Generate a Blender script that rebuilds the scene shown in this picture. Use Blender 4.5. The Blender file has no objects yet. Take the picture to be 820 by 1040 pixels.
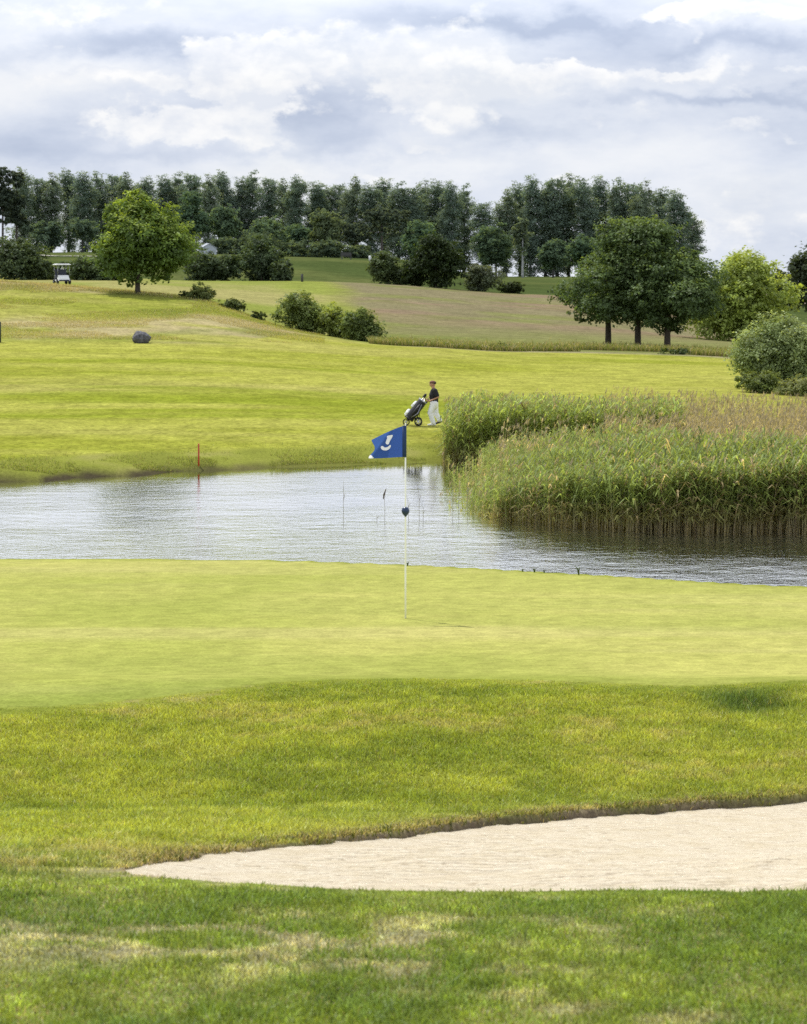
import bpy, math, random
import numpy as np
from mathutils import Vector, Matrix

random.seed(7)
rng = np.random.default_rng(7)
SC = bpy.context.scene
COL = SC.collection
F, HY, CX = 2500.0, 280.0, 410.0        # focal length in photo pixels, horizon row, centre column
WATER = -6.90
PI = math.pi

# ------------------------------------------------------------------ numpy helpers
def pchip(xs, ys):
    x = np.asarray(xs, float); y = np.asarray(ys, float)
    h = np.diff(x); d = np.diff(y) / h
    m = np.zeros_like(x)
    m[0], m[-1] = d[0], d[-1]
    for i in range(1, len(x) - 1):
        if d[i-1] * d[i] > 0:
            w1 = 2*h[i] + h[i-1]; w2 = h[i] + 2*h[i-1]
            m[i] = (w1 + w2) / (w1/d[i-1] + w2/d[i])
    def f(q):
        q = np.clip(np.asarray(q, float), x[0], x[-1])
        k = np.clip(np.searchsorted(x, q) - 1, 0, len(x) - 2)
        t = (q - x[k]) / h[k]
        return ((1+2*t)*(1-t)**2*y[k] + t*(1-t)**2*h[k]*m[k] + t*t*(3-2*t)*y[k+1] + t*t*(t-1)*h[k]*m[k+1])
    return f

def sstep(a, b, x):
    t = np.clip((np.asarray(x, float) - a) / (b - a), 0, 1)
    return t*t*(3 - 2*t)

def vnoise(x, y, seed=0):
    x = np.asarray(x, float); y = np.asarray(y, float)
    xi = np.floor(x).astype(np.int64); yi = np.floor(y).astype(np.int64)
    fx = x - xi; fy = y - yi
    fx = fx*fx*(3-2*fx); fy = fy*fy*(3-2*fy)
    def h(i, j):
        n = (i*374761393 + j*668265263 + seed*1442695041) & 0xffffffff
        n = ((n ^ (n >> 13)) * 1274126177) & 0xffffffff
        n = (n ^ (n >> 16)) & 0xffff
        return n / 65535.0
    return ((h(xi, yi)*(1-fx) + h(xi+1, yi)*fx)*(1-fy) + (h(xi, yi+1)*(1-fx) + h(xi+1, yi+1)*fx)*fy)

def fbm(x, y, octv=4, seed=0):
    s = 0; a = 0.5; t = 0
    for k in range(octv):
        s = s + a*vnoise(x*2**k + 17.3*k, y*2**k - 9.1*k, seed + k); t += a; a *= .55
    return s / t

# ------------------------------------------------------------------ terrain
_ny = np.array([-12, 3, 6.5, 9, 11, 13, 15, 18, 21, 22.6, 29, 33, 37, 41])
near_c = pchip(_ny, np.array([-1.6, -1.72, -1.85, -2.06, -2.34, -2.62, -2.90, -2.985, -3.04, -3.19, -3.457, -3.545, -3.63, -3.75]) - .02*_ny)
green_back = pchip([-.6, -.164, -.064, -.004, .076, .164, .6], [38.6, 38.5, 38.2, 37.2, 35.2, 33.2, 31])
green_front = pchip([-.6, -.164, -.084, -.044, -.004, .056, .112, .164, .6], [18.8, 19.3, 20.2, 21.0, 21.3, 21.1, 20.7, 21.1, 21.5])

cols = [-400, 0, 100, 200, 300, 400, 450, 500, 600, 700, 820, 1220]
def Zp(lst):   # (distance, photo row the ground shows at) -> (distance, height)
    return [(Y, (HY - p) * Y / F) for Y, p in lst]
def bank(yb, h, rest):
    return [(40, WATER-.9), (yb-6, WATER-.7), (yb, WATER-.03), (yb+.5, WATER+h)] + Zp(rest)
tab = {
 -400: bank(79.0, .45, [(84, 474), (100, 428), (125, 381), (150, 346), (175, 306), (200, 270), (230, 276), (280, 275), (330, 270), (450, 258), (600, 256), (850, 256), (1300, 268), (3000, 300)]),
 0:   bank(82.5, .42, [(86, 466), (100, 430), (125, 382), (150, 348), (175, 311), (200, 286), (230, 290), (280, 286), (330, 280), (450, 261), (600, 258), (850, 258), (1300, 268), (3000, 300)]),
 100: bank(84.6, .34, [(88, 462), (100, 430), (125, 382), (150, 349), (175, 316), (197, 294), (225, 297), (280, 287), (330, 281), (450, 262), (600, 258), (850, 257), (1300, 268), (3000, 300)]),
 200: bank(87.1, .30, [(91, 456), (100, 430), (125, 383), (150, 350), (172, 324), (190, 304), (212, 307), (250, 300), (300, 288), (322, 285), (350, 288), (450, 270), (520, 262), (850, 257), (1300, 268), (3000, 300)]),
 300: bank(88.9, .16, [(93, 452), (100, 431), (125, 386), (150, 356), (170, 341), (180, 335), (195, 336), (250, 312), (300, 290), (322, 285), (350, 286), (400, 274), (470, 262), (520, 263), (850, 256), (1300, 268), (3000, 300)]),
 400: bank(90.3, .10, [(94, 452), (100, 432), (125, 391), (150, 362), (168, 351), (185, 348), (210, 337), (250, 316), (300, 295), (325, 289), (350, 290), (450, 268), (520, 266), (850, 263), (1300, 270), (3000, 300)]),
 450: bank(91.3, .08, [(95, 450), (100, 432), (125, 393), (150, 364), (168, 353), (185, 350), (210, 339), (250, 320), (300, 299), (327, 293), (350, 294), (450, 276), (550, 274), (850, 272), (1300, 274), (3000, 300)]),
 500: [(40, WATER-.9), (73, WATER-.45), (83, WATER-.15), (90.5, WATER-.02), (94, WATER+.18)] + Zp([(100, 433), (125, 395), (150, 367), (168, 356), (185, 352), (210, 341), (250, 324), (300, 303), (330, 297), (350, 298), (450, 287), (550, 283), (850, 281), (1300, 282), (3000, 302)]),
 600: [(40, WATER-.9), (68, WATER-.45), (79, WATER-.1), (90, WATER+.03), (96, WATER+.28)] + Zp([(102, 430), (125, 396), (150, 370), (168, 358), (185, 353), (210, 345), (250, 330), (300, 309), (332, 302), (350, 302), (450, 291), (550, 284), (850, 281), (1300, 284), (3000, 303)]),
 700: [(40, WATER-.9), (66, WATER-.45), (76, WATER-.06), (90, WATER+.05), (98, WATER+.35)] + Zp([(104, 428), (125, 397), (150, 373), (168, 361), (185, 356), (210, 349), (250, 340), (300, 325), (350, 316), (450, 301), (600, 292), (850, 286), (1300, 290), (3000, 305)]),
 820: [(40, WATER-.9), (65, WATER-.45), (76, WATER-.06), (90, WATER+.05), (99, WATER+.4)] + Zp([(106, 424), (125, 399), (150, 376), (168, 364), (185, 360), (210, 354), (250, 347), (300, 338), (400, 322), (600, 300), (850, 296), (1300, 298), (3000, 310)]),
 1220: [(40, WATER-.9), (65, WATER-.45), (76, WATER-.06), (90, WATER+.05), (99, WATER+.4)] + Zp([(106, 424), (125, 399), (150, 378), (168, 366), (185, 362), (210, 357), (250, 351), (300, 343), (400, 326), (600, 304), (850, 299), (1300, 300), (3000, 311)]),
}
_LY = np.linspace(math.log(40), math.log(3000), 700)
_U = np.linspace(-.33, .33, 265)
_A = np.stack([pchip(*zip(*tab[c]))(np.exp(_LY)) for c in cols], 1)
_uc = [(c - CX) / F for c in cols]
_G = np.stack([pchip(_uc, _A[i])(_U) for i in range(len(_LY))], 0)
# light smoothing across columns so the hills roll
for _ in range(5):
    _G[:, 1:-1] = (_G[:, :-2] + 2*_G[:, 1:-1] + _G[:, 2:]) / 4

def far_z(X, Y):
    u = np.clip(X / np.maximum(Y, 1), -.3299, .3299); ly = np.clip(np.log(np.maximum(Y, 41)), _LY[0], _LY[-1]-1e-6)
    a = (u + .33) / (.66/264); b = (ly - _LY[0]) / (_LY[1]-_LY[0])
    i = np.clip(a.astype(int), 0, 263); j = np.clip(b.astype(int), 0, 698)
    fa = a - i; fb = b - j
    return (_G[j, i]*(1-fa) + _G[j, i+1]*fa)*(1-fb) + (_G[j+1, i]*(1-fa) + _G[j+1, i+1]*fa)*fb

# bunker outline (world metres): signed distance, positive inside
_bo = np.array([(-1.08, 9.60), (-1.14, 9.94), (-1.0, 10.32), (-.72, 10.92), (-.42, 11.5), (-.05, 12.05), (.3, 12.75), (.68, 13.45), (1.05, 14.1), (1.5, 14.55), (1.95, 14.9),
                (2.5, 15.2), (3.4, 15.4), (4.6, 15.0), (5.4, 14.0), (5.6, 12.4), (5.2, 10.7), (4.2, 9.6), (3.0, 9.2), (2.0, 9.05), (1.0, 9.0), (.2, 9.02), (-.3, 9.08), (-.85, 9.35)])
def smooth_poly(p, n=3):
    for _ in range(n):
        q = np.roll(p, -1, 0)
        p = np.stack([.75*p + .25*q, .25*p + .75*q], 1).reshape(-1, 2)
    return p
BO = smooth_poly(_bo, 2)
def bunker_sd(X, Y, wobble=1.0):
    X = np.asarray(X, float); Y = np.asarray(Y, float)
    wob = .09*(fbm(X*2.3, Y*2.3, 3, 31) - .5) + .05*(fbm(X*9, Y*9, 2, 32) - .5)
    shp = X.shape; x = X.ravel(); y = Y.ravel()
    out = np.full(x.shape, -9.0)
    k = np.where((x > -3) & (x < 7) & (y > 8) & (y < 17))[0]
    if len(k):
        px = x[k][:, None]; py = y[k][:, None]
        a = BO; b = np.roll(BO, -1, 0)
        ex = (b-a)[:, 0]; ey = (b-a)[:, 1]
        t = np.clip(((px-a[:, 0])*ex + (py-a[:, 1])*ey) / (ex*ex+ey*ey), 0, 1)
        d = np.sqrt(((px-a[:, 0]-t*ex)**2 + (py-a[:, 1]-t*ey)**2).min(1))
        cr = ((a[:, 1] > py) != (b[:, 1] > py)) & (px < (b[:, 0]-a[:, 0])*(py-a[:, 1])/((b[:, 1]-a[:, 1])+1e-12)+a[:, 0])
        ins = cr.sum(1) % 2 == 1
        out[k] = np.where(ins, d, -d)
    return out.reshape(shp) + wobble*wob*(np.abs(out.reshape(shp)) < 3)

def base_z(X, Y):
    X = np.asarray(X, float); Y = np.asarray(Y, float)
    u = X / np.maximum(np.abs(Y), 4.0)
    ge = green_back(u)
    zn = near_c(np.minimum(Y, ge))
    over = np.maximum(Y - ge, 0)
    zn = zn - .022*over - .33*np.maximum(over - .25, 0)
    zn = np.maximum(zn, WATER-.9)
    z = np.where(Y < 46, zn, far_z(X, Y))
    near_rough = (1 - sstep(18, 20.5, Y))
    z = z + near_rough*.05*(fbm(X*.7, Y*.7, 3, 3) - .5)
    z = z + sstep(16, 18, Y)*(1-sstep(19, 21, Y))*.05*np.exp(-((X-.4)/1.2)**2)
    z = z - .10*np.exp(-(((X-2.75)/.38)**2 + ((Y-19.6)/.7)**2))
    z = z + sstep(95, 120, Y)*.25*(fbm(X*.05, Y*.05, 3, 5) - .5)
    z = z + sstep(75, 80, Y)*.035*(fbm(X*.45, Y*.45, 3, 6) - .5)*(1-sstep(95, 110, Y))
    return z
def sand_bowl(sd):
    return .05*(1 - np.exp(-np.maximum(sd, 0)/.6))
def ground_z(X, Y):
    X = np.asarray(X, float); Y = np.asarray(Y, float)
    z = base_z(X, Y)
    sd = bunker_sd(X, Y)
    lip = .006 + .020*sstep(10.2, 14.0, Y)
    roll = .022*np.exp(-(np.minimum(sd, 0)/.30)**2)*(sd <= 0)*sstep(10.0, 13.5, Y)
    z = z + roll
    z = z - sstep(-.02, .05, sd)*(lip + .06) - sand_bowl(bunker_sd(X, Y, 0.0))
    return z
def gz(x, y):
    return float(ground_z(np.array([x]), np.array([y]))[0])
def at(px, Y):
    """world X of photo column px at distance Y"""
    return (px - CX) / F * Y

# ------------------------------------------------------------------ ground colour (albedo)
def mix(a, b, t):
    return a*(1-t)[..., None] + b*t[..., None]
C_ = lambda *c: np.array(c, float)
def zone_masks(X, Y):
    u = X / np.maximum(np.abs(Y), 4.0)
    w = .5*(fbm(X*.9, Y*.9, 3, 41)-.5)
    gf = green_front(u) + w*.5
    green = sstep(-.06, .06, Y - gf)*(1 - sstep(-.1, .1, Y - green_back(u)))
    pxl = u*F + CX
    # fairway between the pond and the mound / meadow
    fe = np.interp(pxl, [-400, 0, 100, 230, 300, 350, 400, 500, 600, 700, 740, 820, 1220], [150, 151, 150.5, 151, 170, 170, 168, 167, 167, 167, 165, 150, 140])
    fe = fe + 3*(fbm(X*.15, Y*.15, 3, 42)-.5)
    fs = np.interp(pxl, [-400, 0, 200, 300, 450, 520, 700, 820, 1220], [82, 85.5, 89.5, 92, 94.5, 98, 103, 104, 104]) + 1.5*(fbm(X*.5, Y*.5, 3, 47)-.5)
    fair = sstep(0, 1.2, Y - fs)*(1 - sstep(-.8, .8, Y - fe))
    mound = sstep(-.8, .8, Y - fe)*(1-sstep(196, 206, Y))*(1-sstep(300, 385, pxl))
    ml = np.interp(Y, [165, 190, 250, 300, 335], [390, 372, 362, 345, 322]) + 60*(fbm(X*.06, Y*.06, 4, 43)-.5)
    meadow = sstep(-.8, .8, Y - fe)*(1-sstep(328, 338, Y))*sstep(-26, 26, pxl - ml)
    field = (1-meadow)*(1-mound)*sstep(-.8, .8, Y - fe)*(1-sstep(335, 345, Y))
    hill = sstep(335, 345, Y)
    return green, fair, mound, meadow, field, hill, pxl
def ground_col(X, Y):
    green, fair, mound, meadow, field, hill, pxl = zone_masks(X, Y)
    n1 = fbm(X*.55, Y*.55, 4, 51); n2 = fbm(X*2.2, Y*2.2, 4, 52); n3 = fbm(X*6, Y*6, 3, 53)
    sx = fbm(X*.06, Y*.25, 4, 54); sx2 = fbm(X*.02, Y*.11, 4, 55)
    # near rough
    fg = mix(C_(.092, .142, .020)*np.ones(X.shape+(3,)), C_(.155, .205, .030), sstep(.35, .7, n2))
    fg = mix(fg, C_(.30, .275, .175), .62*sstep(.45, .62, .7*n3+.3*n2)*np.exp(-((Y-7.8)/.55)**2)*sstep(1.4, -.4, X))
    fg = mix(fg, C_(.38, .33, .20), .85*sstep(.44, .60, .5*n3+.5*n2)*np.exp(-((Y-10.3)/.6)**2)*np.exp(-((X+1.35)/.35)**2))
    fg = mix(fg, C_(.26, .25, .12), .60*sstep(.54, .68, .55*n1+.45*n3)*(1-sstep(6.4, 5.4, Y)*0))
    fg = mix(fg, C_(.055, .090, .016), .5*sstep(.55, .3, n3)*sstep(.5, .35, n1))
    mid = mix(C_(.180, .215, .026)*np.ones(X.shape+(3,)), C_(.220, .250, .036), sstep(.3, .7, n2))
    mid = mix(mid, C_(.105, .150, .020), .50*sstep(.52, .32, .6*n1+.4*n2))
    mid = mix(mid, C_(.30, .27, .10), .55*sstep(.56, .74, .5*n3+.5*n1))
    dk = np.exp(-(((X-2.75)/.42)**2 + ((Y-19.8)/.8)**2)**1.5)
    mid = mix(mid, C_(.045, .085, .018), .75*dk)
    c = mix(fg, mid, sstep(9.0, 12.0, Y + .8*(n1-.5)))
    # dry worn grass round the bunker
    sd = bunker_sd(X, Y)
    dry = np.exp(-np.abs(np.minimum(sd, 0))/.22)*(.35+.65*sstep(.35, .6, n2))*(Y > 9.4)
    c = mix(c, C_(.30, .25, .13), np.clip(.75*dry, 0, 1))
    soil = sstep(-.03, .01, sd)
    c = mix(c, C_(.075, .058, .036), .85*soil)
    gcol = mix(C_(.215, .262, .045)*np.ones(X.shape+(3,)), C_(.265, .300, .062), sstep(.3, .72, fbm(X*.35, Y*.22, 4, 56)))
    gcol = mix(gcol, C_(.31, .32, .095), .40*sstep(.48, .72, fbm(X*.10, Y*.55, 4, 57)))
    gcol = mix(gcol, C_(.185, .235, .040), .40*sstep(.52, .30, fbm(X*.16, Y*.42, 4, 66)))
    gcol = gcol*(.86 + .28*fbm(X*5, Y*3, 3, 67))[..., None]*C_(1.20, 1.11, 1.15)
    edge = sstep(1.2, .1, Y - green_front(X/np.maximum(np.abs(Y), 4)) - .3*(n2-.5))
    gcol = mix(gcol, C_(.175, .215, .030), .55*edge)
    gcol = mix(gcol, C_(.165, .225, .030), .5*sstep(1.6, .2, np.abs(Y - green_front(X/np.maximum(np.abs(Y), 4)) - .2))*sstep(-.02, -.12, X/np.maximum(Y, 4)))
    c = mix(c, gcol, green)
    # behind the green and pond bank
    bk = mix(C_(.185, .215, .030)*np.ones(X.shape+(3,)), C_(.23, .235, .055), .7*sstep(.5, .72, n1))
    bk = mix(bk, C_(.15, .175, .025), sstep(.5, .3, n1)*.9)
    c = mix(c, bk, sstep(44, 54, Y))
    zz = base_z(X, Y)
    mud = sstep(WATER+.20, WATER+.06, zz)*sstep(76, 80, Y)
    c = mix(c, C_(.050, .042, .022), np.clip(.75*mud*sstep(420, 120, pxl) + .2*mud, 0, .95))
    fcol = mix(C_(.205, .235, .018)*np.ones(X.shape+(3,)), C_(.270, .290, .034), sstep(.32, .68, sx))
    fcol = fcol*C_(.95, .95, 1.25); fcol = mix(fcol, C_(.285, .275, .07), .50*sstep(.5, .75, sx2))
    fcol = mix(fcol, C_(.150, .200, .014), .55*sstep(.47, .28, .5*sx+.5*fbm(X*.03, Y*.3, 3, 60)))
    c = mix(c, fcol, fair)
    mcol = mix(C_(.190, .220, .028)*np.ones(X.shape+(3,)), C_(.245, .255, .050), sstep(.35, .65, sx))
    mcol = mix(mcol, C_(.31, .27, .12), .75*sstep(.50, .70, fbm(X*.09, Y*.16, 4, 58)))
    mcol = mix(mcol, C_(.30, .25, .12), .8*sstep(186, 196, Y)*sstep(150, 0, pxl))
    mcol = mix(mcol, C_(.12, .16, .022), .5*sstep(.45, .3, fbm(X*.12, Y*.12, 4, 59)))
    c = mix(c, mcol, mound)
    me = mix(C_(.150, .168, .044)*np.ones(X.shape+(3,)), C_(.168, .158, .066), sstep(190, 270, Y + 60*(fbm(X*.06, Y*.06, 3, 61)-.5)))
    me = mix(me, C_(.200, .142, .080), .6*sstep(.45, .7, fbm(X*.05, Y*.10, 4, 62))*sstep(215, 250, Y))
    me = mix(me, C_(.14, .17, .035), .6*sstep(.5, .3, fbm(X*.08, Y*.12, 4, 63)))
    me = mix(me, C_(.26, .235, .115), .7*sstep(172, 167, Y)*sstep(300, 420, pxl))
    me = mix(me, C_(.14, .19, .03), .8*sstep(700, 780, pxl)*sstep(260, 300, Y)*sstep(420, 330, Y))
    c = mix(c, me, meadow)
    fi = mix(C_(.175, .215, .035)*np.ones(X.shape+(3,)), C_(.245, .245, .07), sstep(.4, .65, fbm(X*.045, Y*.03, 4, 64)))
    c = mix(c, fi, field)
    hi = mix(C_(.052, .076, .018)*np.ones(X.shape+(3,)), C_(.085, .105, .026), sstep(.4, .7, fbm(X*.03, Y*.03, 4, 65)))
    hi = mix(hi, C_(.29, .22, .16), .9*sstep(760, 790, pxl)*sstep(480, 520, Y)*sstep(700, 650, Y))
    c = mix(c, hi, hill)
    return np.clip(c, .005, .6)*C_(1.05, 1.0, 1.34)

# ------------------------------------------------------------------ mesh / object helpers
def np_mesh(name, V, faces, mat, col=None, smooth=True, normals=None):
    """faces: list of (M,k) int arrays"""
    me = bpy.data.meshes.new(name)
    V = np.asarray(V, np.float32)
    me.vertices.add(len(V)); me.vertices.foreach_set('co', V.ravel())
    nl = sum(f.size for f in faces); nf = sum(len(f) for f in faces)
    me.loops.add(nl); me.polygons.add(nf)
    me.loops.foreach_set('vertex_index', np.concatenate([f.ravel() for f in faces]).astype(np.int32))
    tot = np.concatenate([np.full(len(f), f.shape[1]) for f in faces]); st = np.concatenate([[0], np.cumsum(tot)[:-1]])
    me.polygons.foreach_set('loop_start', st.astype(np.int32))
    me.polygons.foreach_set('use_smooth', np.full(nf, smooth))
    if col is not None:
        a = me.attributes.new('Col', 'FLOAT_COLOR', 'POINT')
        c4 = np.ones((len(V), 4), np.float32); c4[:, :3] = col
        a.data.foreach_set('color', c4.ravel())
    me.update(calc_edges=True)
    if normals is not None:
        me.normals_split_custom_set_from_vertices(normals.astype(np.float32).tolist())
    if mat: me.materials.append(mat)
    return me
def link(name, me, parent=None, loc=None, **tags):
    o = bpy.data.objects.new(name, me); COL.objects.link(o)
    if parent is not None: o.parent = parent
    if loc is not None: o.location = loc
    for k, v in tags.items(): o[k] = v
    return o
def thing(name, label, cat, loc, rz=0, group=None):
    o = bpy.data.objects.new(name, None); COL.objects.link(o)
    o.location = loc; o.rotation_euler = (0, 0, rz); o.empty_display_size = .2
    o['label'] = label; o['category'] = cat
    if group: o['group'] = group
    return o
def dup(root, loc, rz, label, scale=(1, 1, 1), group=None):
    r = root.copy(); COL.objects.link(r); r.location = loc; r.rotation_euler = (0, 0, rz); r.scale = scale
    r['label'] = label
    if group: r['group'] = group
    for ch in list(root.children):
        c = ch.copy(); COL.objects.link(c); c.parent = r
        for g in ch.children:
            d = g.copy(); COL.objects.link(d); d.parent = c
    return r

class MB:
    """collects shapes into one mesh"""
    def __init__(s): s.V = []; s.F = []
    def _add(s, V, F):
        n = len(s.V); s.V += [tuple(v) for v in V]; s.F += [tuple(i+n for i in f) for f in F]
    def tube(s, pts, rad, n=10, cap=True, sq=(1, 1)):
        pts = [Vector(p) for p in pts]; V = []; Fc = []
        if isinstance(rad, (int, float)): rad = [rad]*len(pts)
        for i, p in enumerate(pts):
            d = (pts[min(i+1, len(pts)-1)] - pts[max(i-1, 0)]).normalized()
            ref = Vector((0, 1, 0)) if abs(d.z) > .8 else Vector((0, 0, 1))
            a = d.cross(ref).normalized(); b = d.cross(a).normalized()
            for k in range(n):
                t = 2*PI*k/n
                V.append(p + (a*math.cos(t)*sq[0] + b*math.sin(t)*sq[1])*rad[i])
        for i in range(len(pts)-1):
            for k in range(n):
                Fc.append((i*n+k, i*n+(k+1) % n, (i+1)*n+(k+1) % n, (i+1)*n+k))
        if cap:
            Fc.append(tuple(range(n))[::-1]); Fc.append(tuple(range((len(pts)-1)*n, len(pts)*n)))
        s._add(V, Fc); return s
    def ball(s, c, r, n=12, m=8):
        if isinstance(r, (int, float)): r = (r, r, r)
        V = [(c[0], c[1], c[2]+r[2])]; Fc = []
        for i in range(1, m):
            a = PI*i/m
            for k in range(n):
                t = 2*PI*k/n
                V.append((c[0]+r[0]*math.sin(a)*math.cos(t), c[1]+r[1]*math.sin(a)*math.sin(t), c[2]+r[2]*math.cos(a)))
        V.append((c[0], c[1], c[2]-r[2])); L = len(V)-1
        for k in range(n):
            Fc.append((0, 1+k, 1+(k+1) % n)); Fc.append((L, 1+(m-2)*n+(k+1) % n, 1+(m-2)*n+k))
        for i in range(m-2):
            for k in range(n):
                Fc.append((1+i*n+k, 1+(i+1)*n+k, 1+(i+1)*n+(k+1) % n, 1+i*n+(k+1) % n))
        s._add(V, Fc); return s
    def limb(s, pts, rad, n=12, sq=(1, 1)):
        s.tube(pts, rad, n, True, sq)
        for p, r in zip(pts, rad if not isinstance(rad, (int, float)) else [rad]*len(pts)):
            s.ball(p, r*.99*min(sq), n, 8)
        return s
    def box(s, c, d, rot=None):
        V = [Vector((sx*d[0]/2, sy*d[1]/2, sz*d[2]/2)) for sx in (-1, 1) for sy in (-1, 1) for sz in (-1, 1)]
        if rot is not None: V = [rot @ v for v in V]
        V = [v + Vector(c) for v in V]
        s._add(V, [(0, 1, 3, 2), (4, 6, 7, 5), (0, 4, 5, 1), (2, 3, 7, 6), (0, 2, 6, 4), (1, 5, 7, 3)]); return s
    def lathe(s, c, prof, n=20, axis='z'):
        V = []; Fc = []
        for r, h in prof:
            for k in range(n):
                t = 2*PI*k/n
                if axis == 'z': V.append((c[0]+r*math.cos(t), c[1]+r*math.sin(t), c[2]+h))
                elif axis == 'y': V.append((c[0]+r*math.cos(t), c[1]+h, c[2]+r*math.sin(t)))
                else: V.append((c[0]+h, c[1]+r*math.cos(t), c[2]+r*math.sin(t)))
        for i in range(len(prof)-1):
            for k in range(n):
                Fc.append((i*n+k, i*n+(k+1) % n, (i+1)*n+(k+1) % n, (i+1)*n+k))
        s._add(V, Fc); return s
    def mesh(s, name, mat, smooth=True, bevel=0, voxel=0, sub=0):
        me = bpy.data.meshes.new(name); me.from_pydata(s.V, [], s.F); me.update()
        if bevel or voxel or sub:
            o = bpy.data.objects.new('tmp', me); COL.objects.link(o)
            if voxel:
                m = o.modifiers.new('r', 'REMESH'); m.mode = 'VOXEL'; m.voxel_size = voxel; m.use_smooth_shade = True
                m = o.modifiers.new('s', 'SMOOTH'); m.factor = .5; m.iterations = 4
            if bevel:
                m = o.modifiers.new('b', 'BEVEL'); m.width = bevel; m.segments = 2; m.limit_method = 'ANGLE'
            if sub:
                m = o.modifiers.new('u', 'SUBSURF'); m.levels = sub; m.render_levels = sub
            dg = bpy.context.evaluated_depsgraph_get(); dg.update()
            m2 = bpy.data.meshes.new_from_object(o.evaluated_get(dg)); bpy.data.objects.remove(o)
            m2.name = name; me = m2
        me.polygons.foreach_set('use_smooth', np.full(len(me.polygons), smooth))
        me.materials.clear(); me.materials.append(mat)
        return me
    def obj(s, name, mat, parent=None, **kw):
        tags = {k: kw.pop(k) for k in list(kw) if k in ('label', 'category', 'group', 'kind', 'loc')}
        return link(name, s.mesh(name, mat, **kw), parent, **tags)

# ------------------------------------------------------------------ materials
def nodes(name):
    m = bpy.data.materials.new(name); m.use_nodes = True
    nt = m.node_tree; nt.nodes.clear()
    out = nt.nodes.new('ShaderNodeOutputMaterial')
    return m, nt, out
def N(nt, t, **kw):
    n = nt.nodes.new(t)
    for k, v in kw.items():
        if k in ('operation', 'blend_type', 'data_type', 'attribute_name', 'noise_dimensions', 'sky_type', 'sun_disc', 'sun_elevation', 'sun_rotation', 'interpolation_type', 'clamp', 'use_clamp', 'feature', 'wave_type', 'bands_direction'):
            setattr(n, k, v)
        else:
            n.inputs[k.replace('_', ' ')].default_value = v
    return n
def mathn(nt, op, a, b=None, c=None, clamp=False):
    n = nt.nodes.new('ShaderNodeMath'); n.operation = op; n.use_clamp = clamp
    for i, v in enumerate((a, b, c)):
        if v is None: continue
        if isinstance(v, (int, float)): n.inputs[i].default_value = v
        else: nt.links.new(v, n.inputs[i])
    return n.outputs[0]
def mixc(nt, fac, a, b, blend='MIX'):
    n = nt.nodes.new('ShaderNodeMix'); n.data_type = 'RGBA'; n.blend_type = blend
    for s, v in ((n.inputs[0], fac), (n.inputs[6], a), (n.inputs[7], b)):
        if isinstance(v, (int, float)): s.default_value = v
        elif isinstance(v, tuple): s.default_value = v if len(v) == 4 else v + (1,)
        else: nt.links.new(v, s)
    return n.outputs[2]
def geo_pos(nt):
    return nt.nodes.new('ShaderNodeNewGeometry').outputs['Position']
def noise(nt, vec, scale, detail=4, rough=.55):
    n = nt.nodes.new('ShaderNodeTexNoise'); n.inputs['Scale'].default_value = scale
    n.inputs['Detail'].default_value = detail; n.inputs['Roughness'].default_value = rough
    if vec is not None: nt.links.new(vec, n.inputs['Vector'])
    return n.outputs['Fac']
def maprange(nt, v, a, b, c, d):
    n = nt.nodes.new('ShaderNodeMapRange'); n.clamp = True
    nt.links.new(v, n.inputs[0])
    for i, x in enumerate((a, b, c, d)): n.inputs[i+1].default_value = x
    return n.outputs[0]
def scale_vec(nt, v, s):
    n = nt.nodes.new('ShaderNodeVectorMath'); n.operation = 'MULTIPLY'; nt.links.new(v, n.inputs[0]); n.inputs[1].default_value = s
    return n.outputs[0]

def mat_ground(name, fine, contrast, bump_d, bump_s, coarse=None):
    m, nt, out = nodes(name)
    at_ = N(nt, 'ShaderNodeAttribute', attribute_name='Col'); P = geo_pos(nt)
    n1 = noise(nt, P, fine, 5, .65); n2 = noise(nt, P, fine*.17, 5, .6)
    f = mathn(nt, 'MULTIPLY', maprange(nt, n1, .3, .7, 1-contrast, 1+contrast), maprange(nt, n2, .3, .7, 1-contrast*.6, 1+contrast*.6))
    g = N(nt, 'ShaderNodeCombineColor')
    for i in range(3): nt.links.new(f, g.inputs[i])
    c = mixc(nt, 1, at_.outputs['Color'], g.outputs[0], 'MULTIPLY')
    # yellow-green hue drift
    n3 = noise(nt, P, fine*.4, 4, .6)
    c = mixc(nt, maprange(nt, n3, .5, .72, 0, .35), c, mixc(nt, 1, c, (1.12, .98, 1.25, 1), 'MULTIPLY'))
    b = N(nt, 'ShaderNodeBump', Strength=bump_s, Distance=bump_d); nt.links.new(n1, b.inputs['Height'])
    d = N(nt, 'ShaderNodeBsdfDiffuse'); nt.links.new(c, d.inputs['Color']); nt.links.new(b.outputs[0], d.inputs['Normal'])
    nt.links.new(d.outputs[0], out.inputs[0])
    return m
M = {}
M['rough'] = mat_ground('rough_grass', 60, .35, .02, .6)
M['green'] = mat_ground('cut_green', 30, .26, .010, .7)
M['fair'] = mat_ground('fairway_grass', 5, .42, .06, .7)
M['meadow'] = mat_ground('meadow_grass', 2.2, .30, .25, .6)
M['hill'] = mat_ground('hill_grass', 1.2, .30, .3, .6)

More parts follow.
